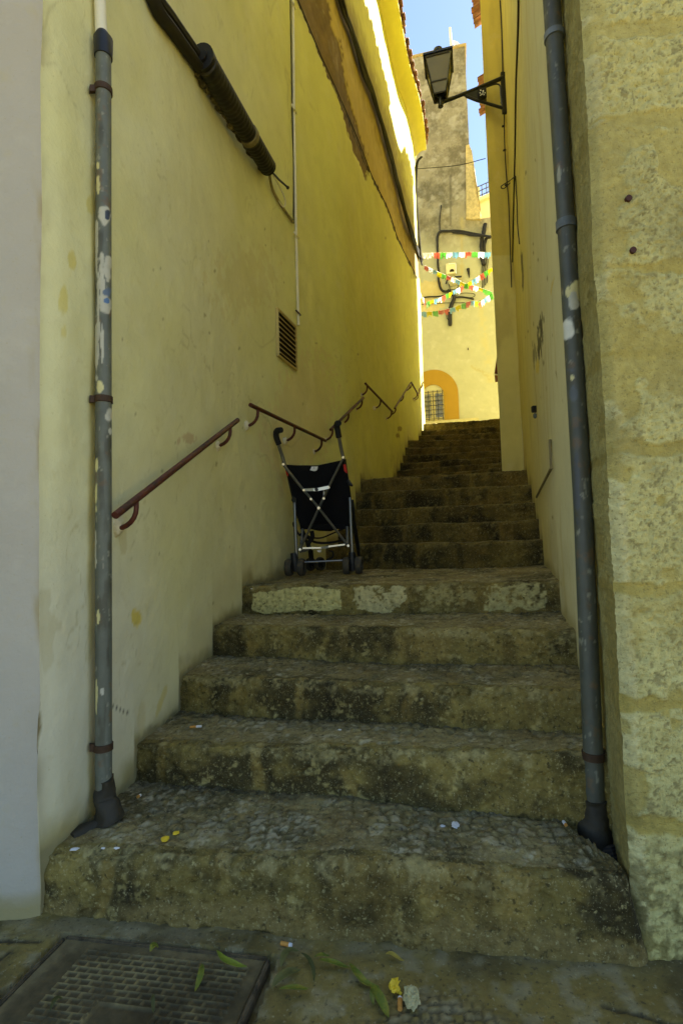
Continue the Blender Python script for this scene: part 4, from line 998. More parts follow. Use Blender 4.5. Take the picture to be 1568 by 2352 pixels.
# ------------------------------------------------------------------ cables on the right
def cabR(pts, r, label, m=M_CABLE, fn_=None):
    o = obj('cable', TB(smooth_path(pts, 6), r, 7), m); return tag(o, label, 'cable')
cabR([atY(x, y, 6.42) for (x, y) in ((1145, -40), (1151, 60), (1153, 130), (1154.5, 178))], .008, 'black cable coming down to the lamp bracket from above')
t = thing('cable', 'black clipped cable running down from the lamp bracket on the ochre house', 'cable', atY(1170, 420, 6.42))
cpts = ((1157, 258), (1158, 330), (1162, 400), (1167, 460), (1170, 540), (1174, 660)); obj('wire', TB(smooth_path([atY(x, y, 6.42) for x, y in cpts], 6), .0065, 6), M_CABLE, t)
for (x, y) in ((1154, 235), (1157, 290), (1160, 345), (1164, 425)): obj('clip', BX(atY(x-2, y, 6.42), .03, .02, .012), M_CABLE, t)
tag(obj('cable', TB(smooth_path([onR(x, y, .012) for (x, y) in ((1190, -40), (1189, 60), (1184, 200), (1182, 330), (1180, 420), (1178, 500), (1176, 600), (1174, 650))], 6), .007, 6), M_CABLE), 'long thin cable down the far end of the pale right wall', 'cable')
tag(obj('cable', TB(smooth_path([onR(x, y, .012) for (x, y) in ((1183, 405), (1186, 460), (1188, 520), (1192, 560))], 6), .005, 6), M_CABLE), 'short loose cable hanging beside the longer one on the right wall', 'cable')
tag(obj('cable', TB(smooth_path([onR(1182, 405, .02), atY(1170, 415, 6.3), atY(1150, 428, 6.35), atY(1158, 432, 6.3), atY(1182, 408, 6.2)], 6), .006, 6), M_CABLE), 'tangled stub of cable tied below the lamp on the right', 'cable')
bx_ = thing('lock_box', 'small dark padlock box on the right wall', 'lock', onR(1226, 962, .01))
obj('box', BX(onR(1226, 940, .012), .035, .03, .045, bev=.004), M_BLACK, bx_); obj('padlock', BX(onR(1227.5, 955, .014), .022, .02, .035, bev=.006), M_ZINC, bx_)
tag(obj('wire', TB([onR(1262, 1010, .008), onR(1265, 1075, .01), onR(1247, 1110, .012), onR(1231, 1142, .01)], .007, 6), mat('wire_grey', (.2, .16, .07), .8, 0, .3, 20)), 'bent stiff wire on the right wall above the first landing', 'wire')

# ------------------------------------------------------------------ street lamp
LD = 6.35
def L(x, y, dd=0): return atY(x, y, LD+dd)
def lz(X, Y, dd=0): return L((1500+X/3.92)/1.594375, (100+Y/3.92)/1.594375, dd)
lamp = thing('street_lamp', 'black iron wall lantern on a curved bracket high on the right', 'street lamp', lz(1345, 940))
obj('wall_plate', BX((lz(1330, 650)+lz(1358, 1240))/2, .05, .03, float(lz(1330, 650)[2]-lz(1358, 1240)[2]), bev=.004), M_IRON, lamp)
bm = bmesh.new()
tube(bm, [lz(440, 1100), lz(480, 1065), lz(640, 1010), lz(800, 945), lz(1000, 865), lz(1330, 725)], [.022, .022, .020, .020, .021, .023], 10)
obj('arm', bm, M_IRON, lamp)
obj('brace', TB(smooth_path([lz(800, 985), lz(860, 1010), lz(960, 1050), lz(1100, 1090), lz(1335, 1160)], 4), .016, 8), M_IRON, lamp)
obj('stay', TB(smooth_path([lz(1090, 860), lz(1230, 815), lz(1290, 840), lz(1300, 960), lz(1325, 1160)], 5), .008, 6), M_IRON, lamp)
bm = bmesh.new(); prism(bm, [lz(760, 975, -.01), lz(1090, 850, -.01), lz(1100, 1060, -.01), lz(960, 1030, -.01)], (0, .012, 0)); web = obj('gusset', bm, mat('gusset_grey', (.03, .032, .026), .5, .2, .2, 12), lamp, smooth=False)
em = obj('plaque', BX(lz(1040, 945, -.05), .085, .03, .11, bev=.006), M_BLACK, lamp)
bm = bmesh.new()
for (x, y, dx, dy) in ((1015, 905, 14, 10), (1050, 915, 12, 14), (1075, 940, 10, 8), (1005, 940, 9, 12), (1030, 960, 12, 9), (1060, 965, 9, 9), (1012, 975, 8, 7), (1045, 935, 6, 22)):
    box(bm, lz(x, y, -.078), dx/3.92/1.594*LD*K/FPX*1.6, .004, dy/3.92/1.594*LD*K/FPX*1.6)
obj('crest', bm, M_WHITE, em, smooth=False)
# lantern: square tapered body
lc = lz(432, 1000); axl = Vector((0, 0, 1))
ez = V(lz(400, 300)-lz(440, 1100)); htot = ez.length; ez.normalize()
ex_ = Vector((math.cos(R_(-14)), math.sin(R_(-14)), 0)); ex_ = (ex_-ez*ex_.dot(ez)).normalized(); ey_ = ez.cross(ex_)
base_c = V(lz(440, 1100))
def LP(u, v, h): return base_c+ex_*u+ey_*v+ez*h
hb, hw, ht = htot*.12, htot*.30, htot*.70      # cup, waist, top of glass
rb, rw, rt = .066, .088, .136
obj('stem', TB([LP(0, 0, -.03), LP(0, 0, .02), LP(0, 0, hb)], [.030, .024, .032], 12), M_IRON, lamp)
bm = bmesh.new()
for (i, j) in ((-1, -1), (1, -1), (1, 1), (-1, 1)):
    tube(bm, [LP(0, 0, hb*.6), LP(i*rb, j*rb, hb), LP(i*rw, j*rw, hw), LP(i*rt, j*rt, ht)], [.007, .009, .010, .011], 6)
for (r_, h_, wd) in ((rw, hw, .011), (rt, ht, .014), (rb, hb, .009)):
    for (a, b) in (((-1, -1), (1, -1)), ((1, -1), (1, 1)), ((1, 1), (-1, 1)), ((-1, 1), (-1, -1))): tube(bm, [LP(a[0]*r_, a[1]*r_, h_), LP(b[0]*r_, b[1]*r_, h_)], wd, 6)
obj('lantern_frame', bm, M_IRON, lamp)
for (a, b) in (((-1, -1), (1, -1)), ((1, -1), (1, 1)), ((1, 1), (-1, 1)), ((-1, 1), (-1, -1))):
    bm = bmesh.new(); k1 = .97
    for (r0, h0, r1, h1) in ((rb, hb, rw, hw), (rw, hw, rt, ht)):
        o = [LP(a[0]*r0*k1, a[1]*r0*k1, h0), LP(b[0]*r0*k1, b[1]*r0*k1, h0), LP(b[0]*r1*k1, b[1]*r1*k1, h1), LP(a[0]*r1*k1, a[1]*r1*k1, h1)]
        nn_ = (o[1]-o[0]).cross(o[3]-o[0]).normalized(); prism(bm, o, nn_*.004)
    obj('pane', bm, M_LANTERN, lamp, smooth=False)
bm = bmesh.new(); hr = ht+.01
vs = [bm.verts.new(LP(i*(rt+.022), j*(rt+.022), hr)) for (i, j) in ((-1, -1), (1, -1), (1, 1), (-1, 1))]; vs2 = [bm.verts.new(LP(i*(rt+.022), j*(rt+.022), hr+.022)) for (i, j) in ((-1, -1), (1, -1), (1, 1), (-1, 1))]
vt_ = [bm.verts.new(LP(i*.05, j*.05, hr+.060)) for (i, j) in ((-1, -1), (1, -1), (1, 1), (-1, 1))]
bm.faces.new(vs[::-1]); bm.faces.new(vt_)
for i in range(4): bm.faces.new((vs[i], vs[(i+1) % 4], vs2[(i+1) % 4], vs2[i])); bm.faces.new((vs2[i], vs2[(i+1) % 4], vt_[(i+1) % 4], vt_[i]))
obj('hood', bm, M_IRON, lamp, smooth=False)
obj('cap', TB([LP(0, 0, hr+.055), LP(0, 0, hr+.12), LP(0, 0, hr+.125), LP(0, 0, hr+.165), LP(0, 0, hr+.185)], [.046, .046, .056, .050, .02], 18), M_IRON, lamp)

# ------------------------------------------------------------------ cables and fittings on the end house
def fz(X, Y, off=.04): return onF((1500+X/4.48)/1.594375, (850+Y/4.48)/1.594375, off)
def F3(X, Y, off=.04): return onF((1400+X/2.352)/1.594375, (700+Y/2.352)/1.594375, off)
def fc(pts, r, label, m=M_CABLE):
    return tag(obj('cable', TB(smooth_path(pts, 5), r, 7), m), label, 'cable')
t = thing('cable_bundle', 'thick black cable looping round the meter box on the end house', 'cables', F3(478, 600))
obj('cable', lumpy(TB(smooth_path([F3(930, 390, .35), F3(850, 380, .2), F3(760, 372), F3(640, 352), F3(540, 345), F3(490, 352), F3(474, 380), F3(472, 460), F3(476, 620), F3(486, 770), F3(500, 840), F3(530, 868), F3(575, 862)], 5), .028, 10), .03, 5, 3), M_CABLE, t)
obj('cable', TB(smooth_path([F3(900, 385, .25), F3(780, 362, .05), F3(640, 338, .05), F3(500, 350, .05)], 5), .020, 7), M_CABLE, t)
obj('cable', TB(smooth_path([F3(880, 392, .25), F3(760, 385, .05), F3(700, 370, .05), F3(600, 362, .05)], 5), .012, 7), M_CABLE, t)
t = thing('cable_bundle', 'heavy black cables hanging at the right side of the end house above the flags', 'cables', F3(870, 520))
obj('cable', lumpy(TB(smooth_path([F3(885, 285, .08), F3(868, 350, .08), F3(852, 430, .08), F3(852, 520, .08), F3(870, 640, .06)], 5), .050, 10), .03, 5, 3), M_CABLE, t)
obj('cable', lumpy(TB(smooth_path([F3(925, 392, .3), F3(895, 410, .12), F3(880, 450, .1), F3(880, 520, .08)], 5), .040, 10), .03, 5, 3), M_CABLE, t)
for i, x in enumerate((858, 872, 886, 900)): obj('cable', TB(smooth_path([F3(858+8*i, 500, .06), F3(x+6, 600, .05), F3(x-4, 680, .04), F3(x+2, 760, .04), F3(x-2, 850-20*i, .04)], 5), .010, 6), M_CABLE, t)
t = thing('cable_bundle', 'thick frayed black cable stub hanging in the middle of the end house below the flags', 'cables', F3(580, 1150))
obj('cable', TB(smooth_path([F3(560, 855, .05), F3(605, 890, .06), F3(615, 925, .06), F3(592, 985, .06), F3(580, 1050, .06), F3(580, 1110, .06), F3(582, 1160, .06)], 5), [.045]*8+[.05]*10+[.05]*12+[.03], 8), M_CABLE, t)
obj('cable', TB(smooth_path([F3(572, 1000, .05), F3(555, 1030, .05), F3(552, 1090, .05), F3(572, 1110, .05)], 5), .010, 6), M_CABLE, t)
obj('wire', TB(smooth_path([F3(560, 1005, .07), F3(570, 1020, .1), F3(583, 1045, .1)], 5), .010, 6), M_CONDUIT, t)
fc([F3(620, 915), F3(680, 912), F3(740, 920), F3(785, 930)], .022, 'short thick black cable lying right of the hanging stub')
fc([F3(625, 905), F3(680, 880), F3(770, 880), F3(795, 895), F3(770, 915), F3(700, 915)], .008, 'thin looped cable right of the hanging stub')
fc([F3(320, 920), F3(400, 910), F3(480, 908), F3(560, 890)], .018, 'black cable left of the hanging stub on the end house')
fc([F3(320, 975), F3(420, 970), F3(560, 962), F3(700, 960), F3(850, 945)], .008, 'thin cable drooping low across the end house behind the flags')
fc([F3(505, 120, .03), F3(492, 240, .03), F3(492, 340, .03)], .012, 'faint dark cable dropping down the grey tower')
wl = thing('wall_lamp', 'old bracket wall lamp with pale shade on the end house behind the flags', 'wall lamp', F3(600, 780))
obj('shade', TB([F3(605, 745, .12), F3(607, 775, .14), F3(610, 795, .15)], [.05, .13, .10], 14), mat('shade_pale', (.5, .46, .24), .6, 0, .1, 20), wl)
bm = bmesh.new(); tube(bm, [F3(545, 800, .06), F3(560, 745, .1), F3(680, 735, .1)], .022, 7); tube(bm, [F3(565, 760, .05), F3(580, 850, .05), F3(640, 845, .05), F3(665, 790, .05)], .012, 6); obj('bracket', bm, M_IRON, wl)
jb = thing('meter_box', 'cream wall box with dark round hole on the end house', 'meter box', F3(600, 710))
obj('box', BX((F3(545, 630)+F3(632, 715))/2, float(np.linalg.norm((F3(632, 700)-F3(545, 700))[:2])), .10, float(F3(600, 625)[2]-F3(600, 720)[2]), (FU, FN, FZ), bev=.01), mat('box_cream', (.74, .66, .34), .8, 0, .06, 9), jb)
obj('hole', TB([F3(597, 690, .08), F3(597, 690, .096)], [.055, .055], 16), mat('hole_dark', (.02, .015, .008), .9, 0, 0, 9), jb)
obj('trim', TB([F3(570, 627, .10), F3(630, 626, .10), F3(632, 712, .10)], .012, 6), M_WHITE, jb)
tag(obj('hook', TB([F3(735, 1350, .02), F3(737, 1368, .03)], .010, 6), M_DARKRUST), 'tiny rusty hook in the plain wall above the arch', 'hook')
tag(obj('pipe_stub', TB([F3(735, 668, .03), F3(742, 700, .03), F3(746, 745, .03)], [.04, .03, .008], 8), M_CABLE), 'short dark pipe stub right of the meter box', 'pipe')

# ------------------------------------------------------------------ bunting
def bunting(pts, cols, label, fw=.125, fh=.15, shade=False):
    """pts: (X,Y,d) sighted along the string"""
    P3 = smooth_path([atY((1500+x/4.48)/1.594375, (850+y/4.48)/1.594375, d) for (x, y, d) in pts], 6); P3 = np.array(P3)
    t = thing('bunting', label, 'bunting', P3[len(P3)//2], 'strings of coloured flags across the alley')
    obj('string', TB(P3[::2] if len(P3) % 2 else P3, .0035, 5), M_CONDUIT, t)
    L = np.concatenate([[0], np.cumsum(np.linalg.norm(np.diff(P3, axis=0), axis=1))]); n = len(cols)
    for i, c in enumerate(cols):
        rnd = random.Random(i*7+len(label)); q = L[-1]*(i+.5)/n; w_ = min(fw, L[-1]/n*.97)
        a = np.array([np.interp(q-w_/2, L, P3[:, k]) for k in range(3)]); b = np.array([np.interp(q+w_/2, L, P3[:, k]) for k in range(3)])
        dirv = (b-a)/np.linalg.norm(b-a); dn = np.array([0, 0, -1.])-dirv*(-dirv[2])*.55; dn /= np.linalg.norm(dn); nrm = np.cross(dirv, dn)
        swing = rnd.uniform(-.35, .35); bm = bmesh.new(); tails = rnd.choice((3, 4, 4)); rows = 4
        for s_ in range(tails):
            u0, u1 = s_/tails, (s_+1)/tails; hl = fh*rnd.uniform(.55, 1.0); prev = None; sw2 = swing+rnd.uniform(-.15, .15)
            for r in range(rows+1):
                v = r/rows; gap = 0 if v < .45 else .012*(v-.45)*10/tails
                pu0, pu1 = u0+gap, u1-gap
                o = nrm*(math.sin(v*2.2)*sw2*.06+.008*math.sin(u0*9+i))
                ring = []
                for uu in (pu0, pu1):
                    for th in (-.0008, .0008): ring.append(bm.verts.new(V(a+dirv*w_*uu+dn*hl*v+o+nrm*th)))
                if prev:
                    for (x_, y_) in ((0, 1), (1, 3), (3, 2), (2, 0)): bm.faces.new((prev[x_], prev[y_], ring[y_], ring[x_]))
                else: bm.faces.new(ring[:2]+ring[:1:-1])
                prev = ring
            bm.faces.new(prev[:2]+prev[:1:-1])
        obj('flag', bm, FLAG[c], t, smooth=False)
bunting([(200, 345, 12.83), (500, 338, 12.89), (900, 328, 12.72), (1330, 330, 12.51)], 'wwrgwbwrgwb', 'topmost straight string of tasselled flags in red, green, white and blue')
bunting([(235, 545, 12.56), (450, 645, 12.67), (600, 710, 12.72), (740, 760, 12.72), (900, 840, 12.72), (1040, 880, 12.62), (1180, 920, 12.56), (1350, 985, 12.45)], 'rwbygrwbygrwygg', 'string of flags descending from the left house toward lower right', fh=.12)
bunting([(1345, 585, 12.45), (1240, 640, 12.51), (1100, 735, 12.56), (960, 825, 12.67), (850, 890, 12.78), (700, 965, 13.00), (600, 1015, 13.11), (480, 1080, 13.27), (360, 1110, 13.38), (280, 1150, 13.49)], 'ygrwbygrwbygrwbyg', 'string of flags crossing the other one, descending from the right toward lower left', fh=.14)
bunting([(1352, 1000, 12.45), (1270, 1050, 12.51), (1185, 1120, 12.62), (1120, 1170, 12.72)], 'gwbwr', 'short steep string of flags low beside the ochre house edge', fh=.14)
bunting([(148, 965, 12.51), (180, 1020, 12.62), (230, 1090, 12.78), (290, 1190, 13.00)], 'wywrg', 'short steep string of flags low beside the left wall edge', fh=.13)
bunting([(1180, 1140, 13.22), (1000, 1130, 13.61), (860, 1175, 13.77), (700, 1240, 13.88), (550, 1275, 13.94), (380, 1300, 13.94), (180, 1310, 13.94)], 'gybrgybrrgyb', 'lowest sagging shaded string of flags along the end house', fh=.15)

# ------------------------------------------------------------------ pushchair (seen from behind)
def z5(X, Y, d): return atY((950+X/3.36)/1.594375, (1480+Y/3.36)/1.594375, d)
zfl = (ST[4][4]+ST[4][5])/2
DR = 4.02; 
pw = z5(440, 2120, DR); 
push = thing('pushchair', 'folding black buggy with grey tube frame parked on the first landing, seen from behind', 'pushchair', z5(780, 2120, DR))
LXd = 0.06          # the left side stands slightly nearer
def rl(X, Y, d=0): return z5(X, Y, DR+d)
def wheel(c, r, wd, ax, parent):
    c = V(c); ax = Vector(ax).normalized(); ref = FZ; u = ax.cross(ref).normalized(); v = ax.cross(u)
    def lathe(prof, seg=28):
        bm = bmesh.new(); rings = []
        for (o, rad) in prof: rings.append([bm.verts.new(c+ax*o+(u*math.cos(2*math.pi*k/seg)+v*math.sin(2*math.pi*k/seg))*rad) for k in range(seg)])
        for i in range(len(rings)):
            a, b = rings[i], rings[(i+1) % len(rings)]
            for k in range(seg): bm.faces.new((a[k], a[(k+1) % seg], b[(k+1) % seg], b[k]))
        return bm
    h = wd/2
    ty = obj('wheel', lathe([(-h, r*.72), (-h, r*.9), (-h*.6, r*.985), (0, r), (h*.6, r*.985), (h, r*.9), (h, r*.72)]), M_TYRE, parent)
    hub = bmesh.new(); tube(hub, [c-ax*h*.8, c+ax*h*.8], r*.24, 16)
    for k in range(5):
        a = 2*math.pi*k/5; dv = u*math.cos(a)+v*math.sin(a); box(hub, c+dv*r*.48, r*.56, r*.2, h*.9, (dv, ax.cross(dv), ax))
    obj('rim', hub, M_BLACK, ty); return ty
WR = .058
wax = (1, -.16, 0)
for (X, Y) in ((365, 2020), (517, 2015), (1072, 2005), (1222, 2005)):
    c = rl(X, Y); c[2] = zfl+WR+.004; wheel(c, WR, .042, wax, push)
# front wheels further in
for (X, Y) in ((630, 1960), (745, 1955), (1240, 1930), (1185, 1930)):
    c = z5(X, Y, DR+.62 if X < 1000 else DR+.55); c[2] = zfl+.056; wheel(c, .052, .034, (.75, -.6, 0) if X < 1000 else (1, -.2, 0), push)
# wheel forks
def part(name, pts, r, m, seg=10, parent=None, **k): return obj(name, TB(pts, r, seg, **k), m, parent or push)
part('wheel_fork', [rl(422, 1830), rl(435, 1930), rl(450, 2060)], [.022, .028, .022], M_BLACK); part('wheel_fork', [rl(1135, 1820), rl(1142, 1930), rl(1148, 2050)], [.022, .028, .020], M_BLACK)
part('axle', [rl(365, 2020), rl(520, 2015)], .010, M_BLACK); part('axle', [rl(1070, 2005), rl(1225, 2005)], .010, M_BLACK)
part('cross_bar', [rl(555, 1945), rl(1040, 1922)], .007, M_TUBE)
# rear legs
part('rear_leg', [rl(430, 1155, .02), rl(440, 1500), rl(460, 1930)], .0115, M_TUBE); part('rear_leg', [rl(1112, 1150, .02), rl(1125, 1500), rl(1140, 1830)], .0115, M_TUBE)
# front legs going forward under the seat
part('front_leg', [rl(330, 760, .1), rl(440, 1250, .2), rl(560, 1640, .4), z5(640, 1880, DR+.62)], .0115, M_BLACK); part('front_leg', [rl(1045, 680, .1), rl(1110, 1150, .2), rl(1170, 1560, .38), z5(1222, 1860, DR+.55)], .0115, M_BLACK)
part('front_fork', [z5(628, 1800, DR+.6), z5(640, 1930, DR+.62)], .02, M_BLACK)
# push handles
hl = part('push_tube', [rl(320, 770, .02), rl(275, 620), rl(228, 480, -.05)], .0125, M_TUBE)
part('grip', smooth_path([rl(240, 495, -.05), rl(212, 420, -.07), rl(205, 360, -.09), rl(225, 325, -.11), rl(268, 318, -.14)], 4), [.020]*9+[.021]*4+[.019]*4, M_GRIP, 12, hl)
hr_ = part('push_tube', [rl(1032, 670, .02), rl(1000, 530), rl(975, 400, -.05)], .0125, M_TUBE)
part('grip', smooth_path([rl(977, 410, -.05), rl(962, 330, -.07), rl(952, 270, -.09), rl(958, 238, -.11), rl(975, 235, -.14)], 4), [.020]*9+[.021]*4+[.019]*4, M_GRIP, 12, hr_)
# crossed tubes
part('cross_tube', [rl(290, 742, -.045), rl(545, 1060, -.05), rl(725, 1270, -.05), rl(1090, 1745, -.03)], .0125, M_TUBE, flat=.7)
part('cross_tube', [rl(1030, 660, -.02), rl(850, 1020, -.024), rl(725, 1290, -.024), rl(495, 1790, -.01)], .0125, M_TUBE, flat=.7)
obj('pivot', TB([rl(727, 1278, -.075), rl(727, 1278, -.01)], .010, 10), M_ALU, push)
for (X, Y) in ((292, 740), (1028, 655), (545, 1058), (850, 1025), (1090, 1742), (497, 1788), (790, 1160), (632, 1168)): obj('rivet', TB([rl(X, Y, -.072), rl(X, Y, -.03)], .0085, 10), M_ALU, push)
# folding links
def plate(name, pts, th, m): bm = bmesh.new(); prism(bm, [rl(x, y, d) for (x, y, d) in pts], (0, th, 0)); return obj(name, bm, m, push, smooth=False)
plate('folding_link', [(550, 1040, -.075), (680, 1033, -.075), (680, 1068, -.075), (565, 1072, -.075)], .005, mat('link_grey', (.34, .33, .25), .5, .5, .1, 30)); plate('folding_link', [(660, 1042, -.085), (720, 1030, -.085), (850, 1003, -.085), (850, 1042, -.085), (700, 1072, -.085), (665, 1070, -.085)], .005, M_ALU)
obj('pivot', TB([rl(700, 1050, -.10), rl(700, 1050, -.08)], .012, 12), M_BLACK, push)
plate('folding_link', [(785, 1060, -.03), (800, 1060, -.03), (795, 1160, -.03), (783, 1160, -.03)], .004, M_TUBE)
plate('lower_link', [(530, 1762, -.03), (760, 1758, -.03), (760, 1778, -.03), (530, 1782, -.03)], .012, M_ALU); plate('lower_link', [(840, 1742, -.03), (1050, 1718, -.03), (1050, 1736, -.03), (845, 1764, -.03)], .012, M_ALU); plate('hinge_block', [(755, 1752, -.04), (845, 1740, -.04), (845, 1772, -.04), (758, 1784, -.04)], .022, mat('hinge_grey', (.16, .16, .12), .5, .4, .1, 30))
plate('hinge_tab', [(705, 1795, -.01), (760, 1790, -.01), (755, 1825, -.01), (715, 1820, -.01)], .006, M_TUBE)
part('lower_rail', [rl(490, 1815), rl(560, 1800, .02), rl(600, 1790, .05)], .009, M_TUBE)
# fabric back
top_l, top_r = [(318, 745), (700, 752), (1010, 688)], None
nu, nv = 34, 46; bm = bmesh.new(); grid = []
for i in range(nu):
    u = i/(nu-1); col = []
    for j in range(nv):
        v = j/(nv-1)
        yt = np.interp(u, [0, .25, .55, .8, 1], [743, 752, 752, 715, 683]); yb = np.interp(u, [0, .12, .35, .6, .85, 1], [1490, 1530, 1560, 1565, 1520, 1480])
        y = yt+(yb-yt)*v
        xl = np.interp(y, [740, 880, 1050, 1200, 1400, 1540], [305, 345, 400, 432, 480, 520]); xr = np.interp(y, [680, 860, 1000, 1150, 1350, 1540], [1030, 1082, 1100, 1118, 1118, 1105])
        x = xl+(xr-xl)*u; sag = .10*math.sin(math.pi*u)*(.35+.65*v)+.10*v
        wr = .008*math.sin(9*u+4*v)+.004*vnoise(np.array([[u*6, v*9, 0]]), 1, 3)[0]
        col.append((x, y, .0+sag+wr))
    grid.append(col)
lay = []
for th in (0, .02): lay.append([[bm.verts.new(V(rl(x, y, d+th))) for (x, y, d) in c] for c in grid])
for l_ in lay:
    for i in range(nu-1):
        for j in range(nv-1): bm.faces.new((l_[i][j], l_[i+1][j], l_[i+1][j+1], l_[i][j+1]))
for i in range(nu-1):
    for j in (0, nv-1): bm.faces.new((lay[0][i][j], lay[0][i+1][j], lay[1][i+1][j], lay[1][i][j]))
for j in range(nv-1):
    for i in (0, nu-1): bm.faces.new((lay[0][i][j], lay[0][i][j+1], lay[1][i][j+1], lay[1][i][j]))
obj('seat_fabric', bm, M_FAB, push)
bm = bmesh.new(); prism(bm, [rl(x, y, d) for (x, y, d) in ((640, 768, -.004), (718, 766, -.006), (712, 800, .0), (700, 818, .002), (670, 824, .002), (622, 812, .0))], (0, .004, 0)); lb = obj('care_label', bm, M_WHITE, push, smooth=False)
obj('snap', TB([rl(673, 786, -.016), rl(673, 786, .0)], .003, 8), M_BLACK, lb)
plate('side_trim', [(318, 812, -.01), (352, 855, -.01), (350, 882, -.01), (332, 872, -.01)], .03, M_RED); plate('side_trim', [(1030, 745, -.01), (1058, 738, -.01), (1072, 800, -.01), (1086, 845, -.01), (1062, 840, -.01), (1040, 812, -.01)], .03, M_RED)
# seat pan seen edge-on below, straps, basket cords
bm = bmesh.new(); pan = []
for (X, Y, d) in ((500, 1490, .12), (1110, 1480, .12), (1150, 1420, .5), (600, 1440, .55)): pan.append(rl(X, Y, d))
prism(bm, pan, (0, 0, -.03)); obj('seat_pan', bm, M_FAB, push, smooth=False)
part('strap', smooth_path([rl(560, 1600, .1), rl(640, 1640, .15), rl(760, 1645, .2), rl(900, 1590, .2), rl(1100, 1500, .1)], 5), .006, M_GRIP, 6)
part('strap', smooth_path([rl(520, 1560, .1), rl(640, 1680, .2), rl(780, 1710, .25), rl(950, 1690, .2), rl(1080, 1640, .1)], 5), .009, M_GRIP, 6)
part('strap', smooth_path([rl(440, 1480, .0), rl(420, 1460, .0), rl(425, 1500, .0), rl(470, 1580, .02), rl(500, 1610, .05), rl(540, 1560, .1)], 5), .008, M_GRIP, 6)
part('strap', smooth_path([rl(850, 1800, .2), rl(900, 1820, .2), rl(900, 1880, .22), rl(850, 1905, .25), rl(820, 1920, .3)], 5), .006, M_GRIP, 6)
part('brake_cable', smooth_path([rl(640, 1560, .2), rl(650, 1640, .2), rl(600, 1720, .15), rl(620, 1800, .4)], 5), .016, M_GRIP, 7)
part('side_clip', [rl(1090, 940, .02), rl(1112, 985, .0), rl(1140, 1005, -.02)], [.012, .014, .006], M_BLACK, 8); part('side_clip', [rl(418, 1140, .0), rl(415, 1180, .0), rl(425, 1210, .0)], [.010, .013, .009], M_BLACK, 8)
part('side_strut', [rl(1140, 1180, .02), rl(1170, 1450, .1), rl(1222, 1800, .4)], .010, M_BLACK); part('seat_strut', [rl(1080, 1510, .1), rl(1082, 1720, .0)], .011, M_TUBE); part('seat_strut', [rl(530, 1540, .1), rl(515, 1720, .0)], .010, M_TUBE)

# ------------------------------------------------------------------ litter
def gz(x, y, z=.008): return atZ(x, y, z)
def leaf(pts, wid, label, m=M_LEAF, grp='fallen leaves', nm='leaf', z0=None, zf=.012):
    P3 = np.array(smooth_path([gz(x, y, zf+(h if len(q) > 2 else 0)) for q in pts for (x, y, h) in [(q+(0,))[:3]]], 6)); n = len(P3); bm = bmesh.new(); prev = None
    for i in range(n):
        t = i/(n-1); w_ = wid*max(math.sin(math.pi*min(t*1.02, 1))**.7, .04); a = P3[max(i-1, 0)]; b = P3[min(i+1, n-1)]; tg = (b-a)/np.linalg.norm(b-a); sd = np.array([-tg[1], tg[0], 0]); h = .004*math.sin(t*5)
        w_ *= .8; ring = [bm.verts.new(V(P3[i]+sd*w_*s_+np.array([0, 0, h+.35*abs(s_)*w_+th]))) for th in (0, .0009) for s_ in (-1, 0, 1)]
        if prev:
            for (a_, b_) in ((0, 1), (1, 2), (2, 5), (5, 4), (4, 3), (3, 0)): bm.faces.new((prev[a_], prev[b_], ring[b_], ring[a_]))
        else: bm.faces.new((ring[0], ring[1], ring[4], ring[3])); bm.faces.new((ring[1], ring[2], ring[5], ring[4]))
        prev = ring
    bm.faces.new((prev[0], prev[1], prev[4], prev[3])); bm.faces.new((prev[1], prev[2], prev[5], prev[4]))
    return tag(obj(nm, bm, m), label, 'leaf', grp)
def lp(X, Y): return ((900+X/1.96)/1.594375, (3400+Y/1.96)/1.594375)
leaf([lp(525, 225), lp(600, 250), lp(680, 262), lp(745, 268)], .008, 'long green leaf lying flat left of the yellow flower, near the bottom step')
leaf([lp(740, 250), lp(790, 330), lp(860, 390), lp(960, 405)], .010, 'curved green leaf whose tip points at the yellow flower')
leaf([lp(900, 405), lp(940, 480), lp(990, 560), lp(1025, 625)], .013, 'broad green leaf pointing to the bottom edge, left of the lone cigarette end')
leaf([lp(905, 430), lp(905, 490), lp(915, 540)], .006, 'small olive leaf beside the broad leaf')
leaf([lp(490, 205), lp(560, 200), lp(600, 180)], .006, 'short twisted leaf at the stalk end of the leaf row')
leaf([lp(395, 175), lp(450, 230), lp(485, 300), lp(490, 375)], .006, 'dark thin curled leaf between the drain cover and the leaf row', mat('dark_leaf', (.05, .055, .01), .6, 0, .3, 40))
leaf([lp(250, 280), lp(275, 210), lp(320, 155), lp(380, 150)], .011, 'pale bent leaf just below the cigarette end by the drain cover corner', mat('dull_leaf', (.10, .10, .025), .6, 0, .3, 40))
leaf([lp(185, 430), lp(250, 370), lp(330, 310), lp(395, 285)], .014, 'wide dull leaf next to the right rim of the drain cover', mat('dull_leaf', (.10, .10, .025), .6, 0, .3, 40))
leaf([lp(240, 435), lp(330, 440), lp(400, 430), lp(450, 418)], .008, 'green leaf with bright edge below the wide dull leaf')
leaf([lp(1000, 185), lp(1060, 200), lp(1135, 222)], .007, 'small dry yellow leaf near the foot of the first riser', mat('dry_leaf', (.30, .22, .03), .6, 0, .3, 40))
def l1(X, Y): return (X/1.2544/1.594375, (2700+Y/1.2544)/1.594375)
leaf([l1(995, 980), l1(1030, 1030), l1(1085, 1045), l1(1135, 1045)], .010, 'bright curved leaf on the far right corner of the drain cover', mat('bright_leaf', (.15, .19, .015), .5, 0, .3, 40))
leaf([l1(930, 1040), l1(922, 1100), l1(895, 1160)], .009, 'upright yellowish leaf in the middle of the drain cover')
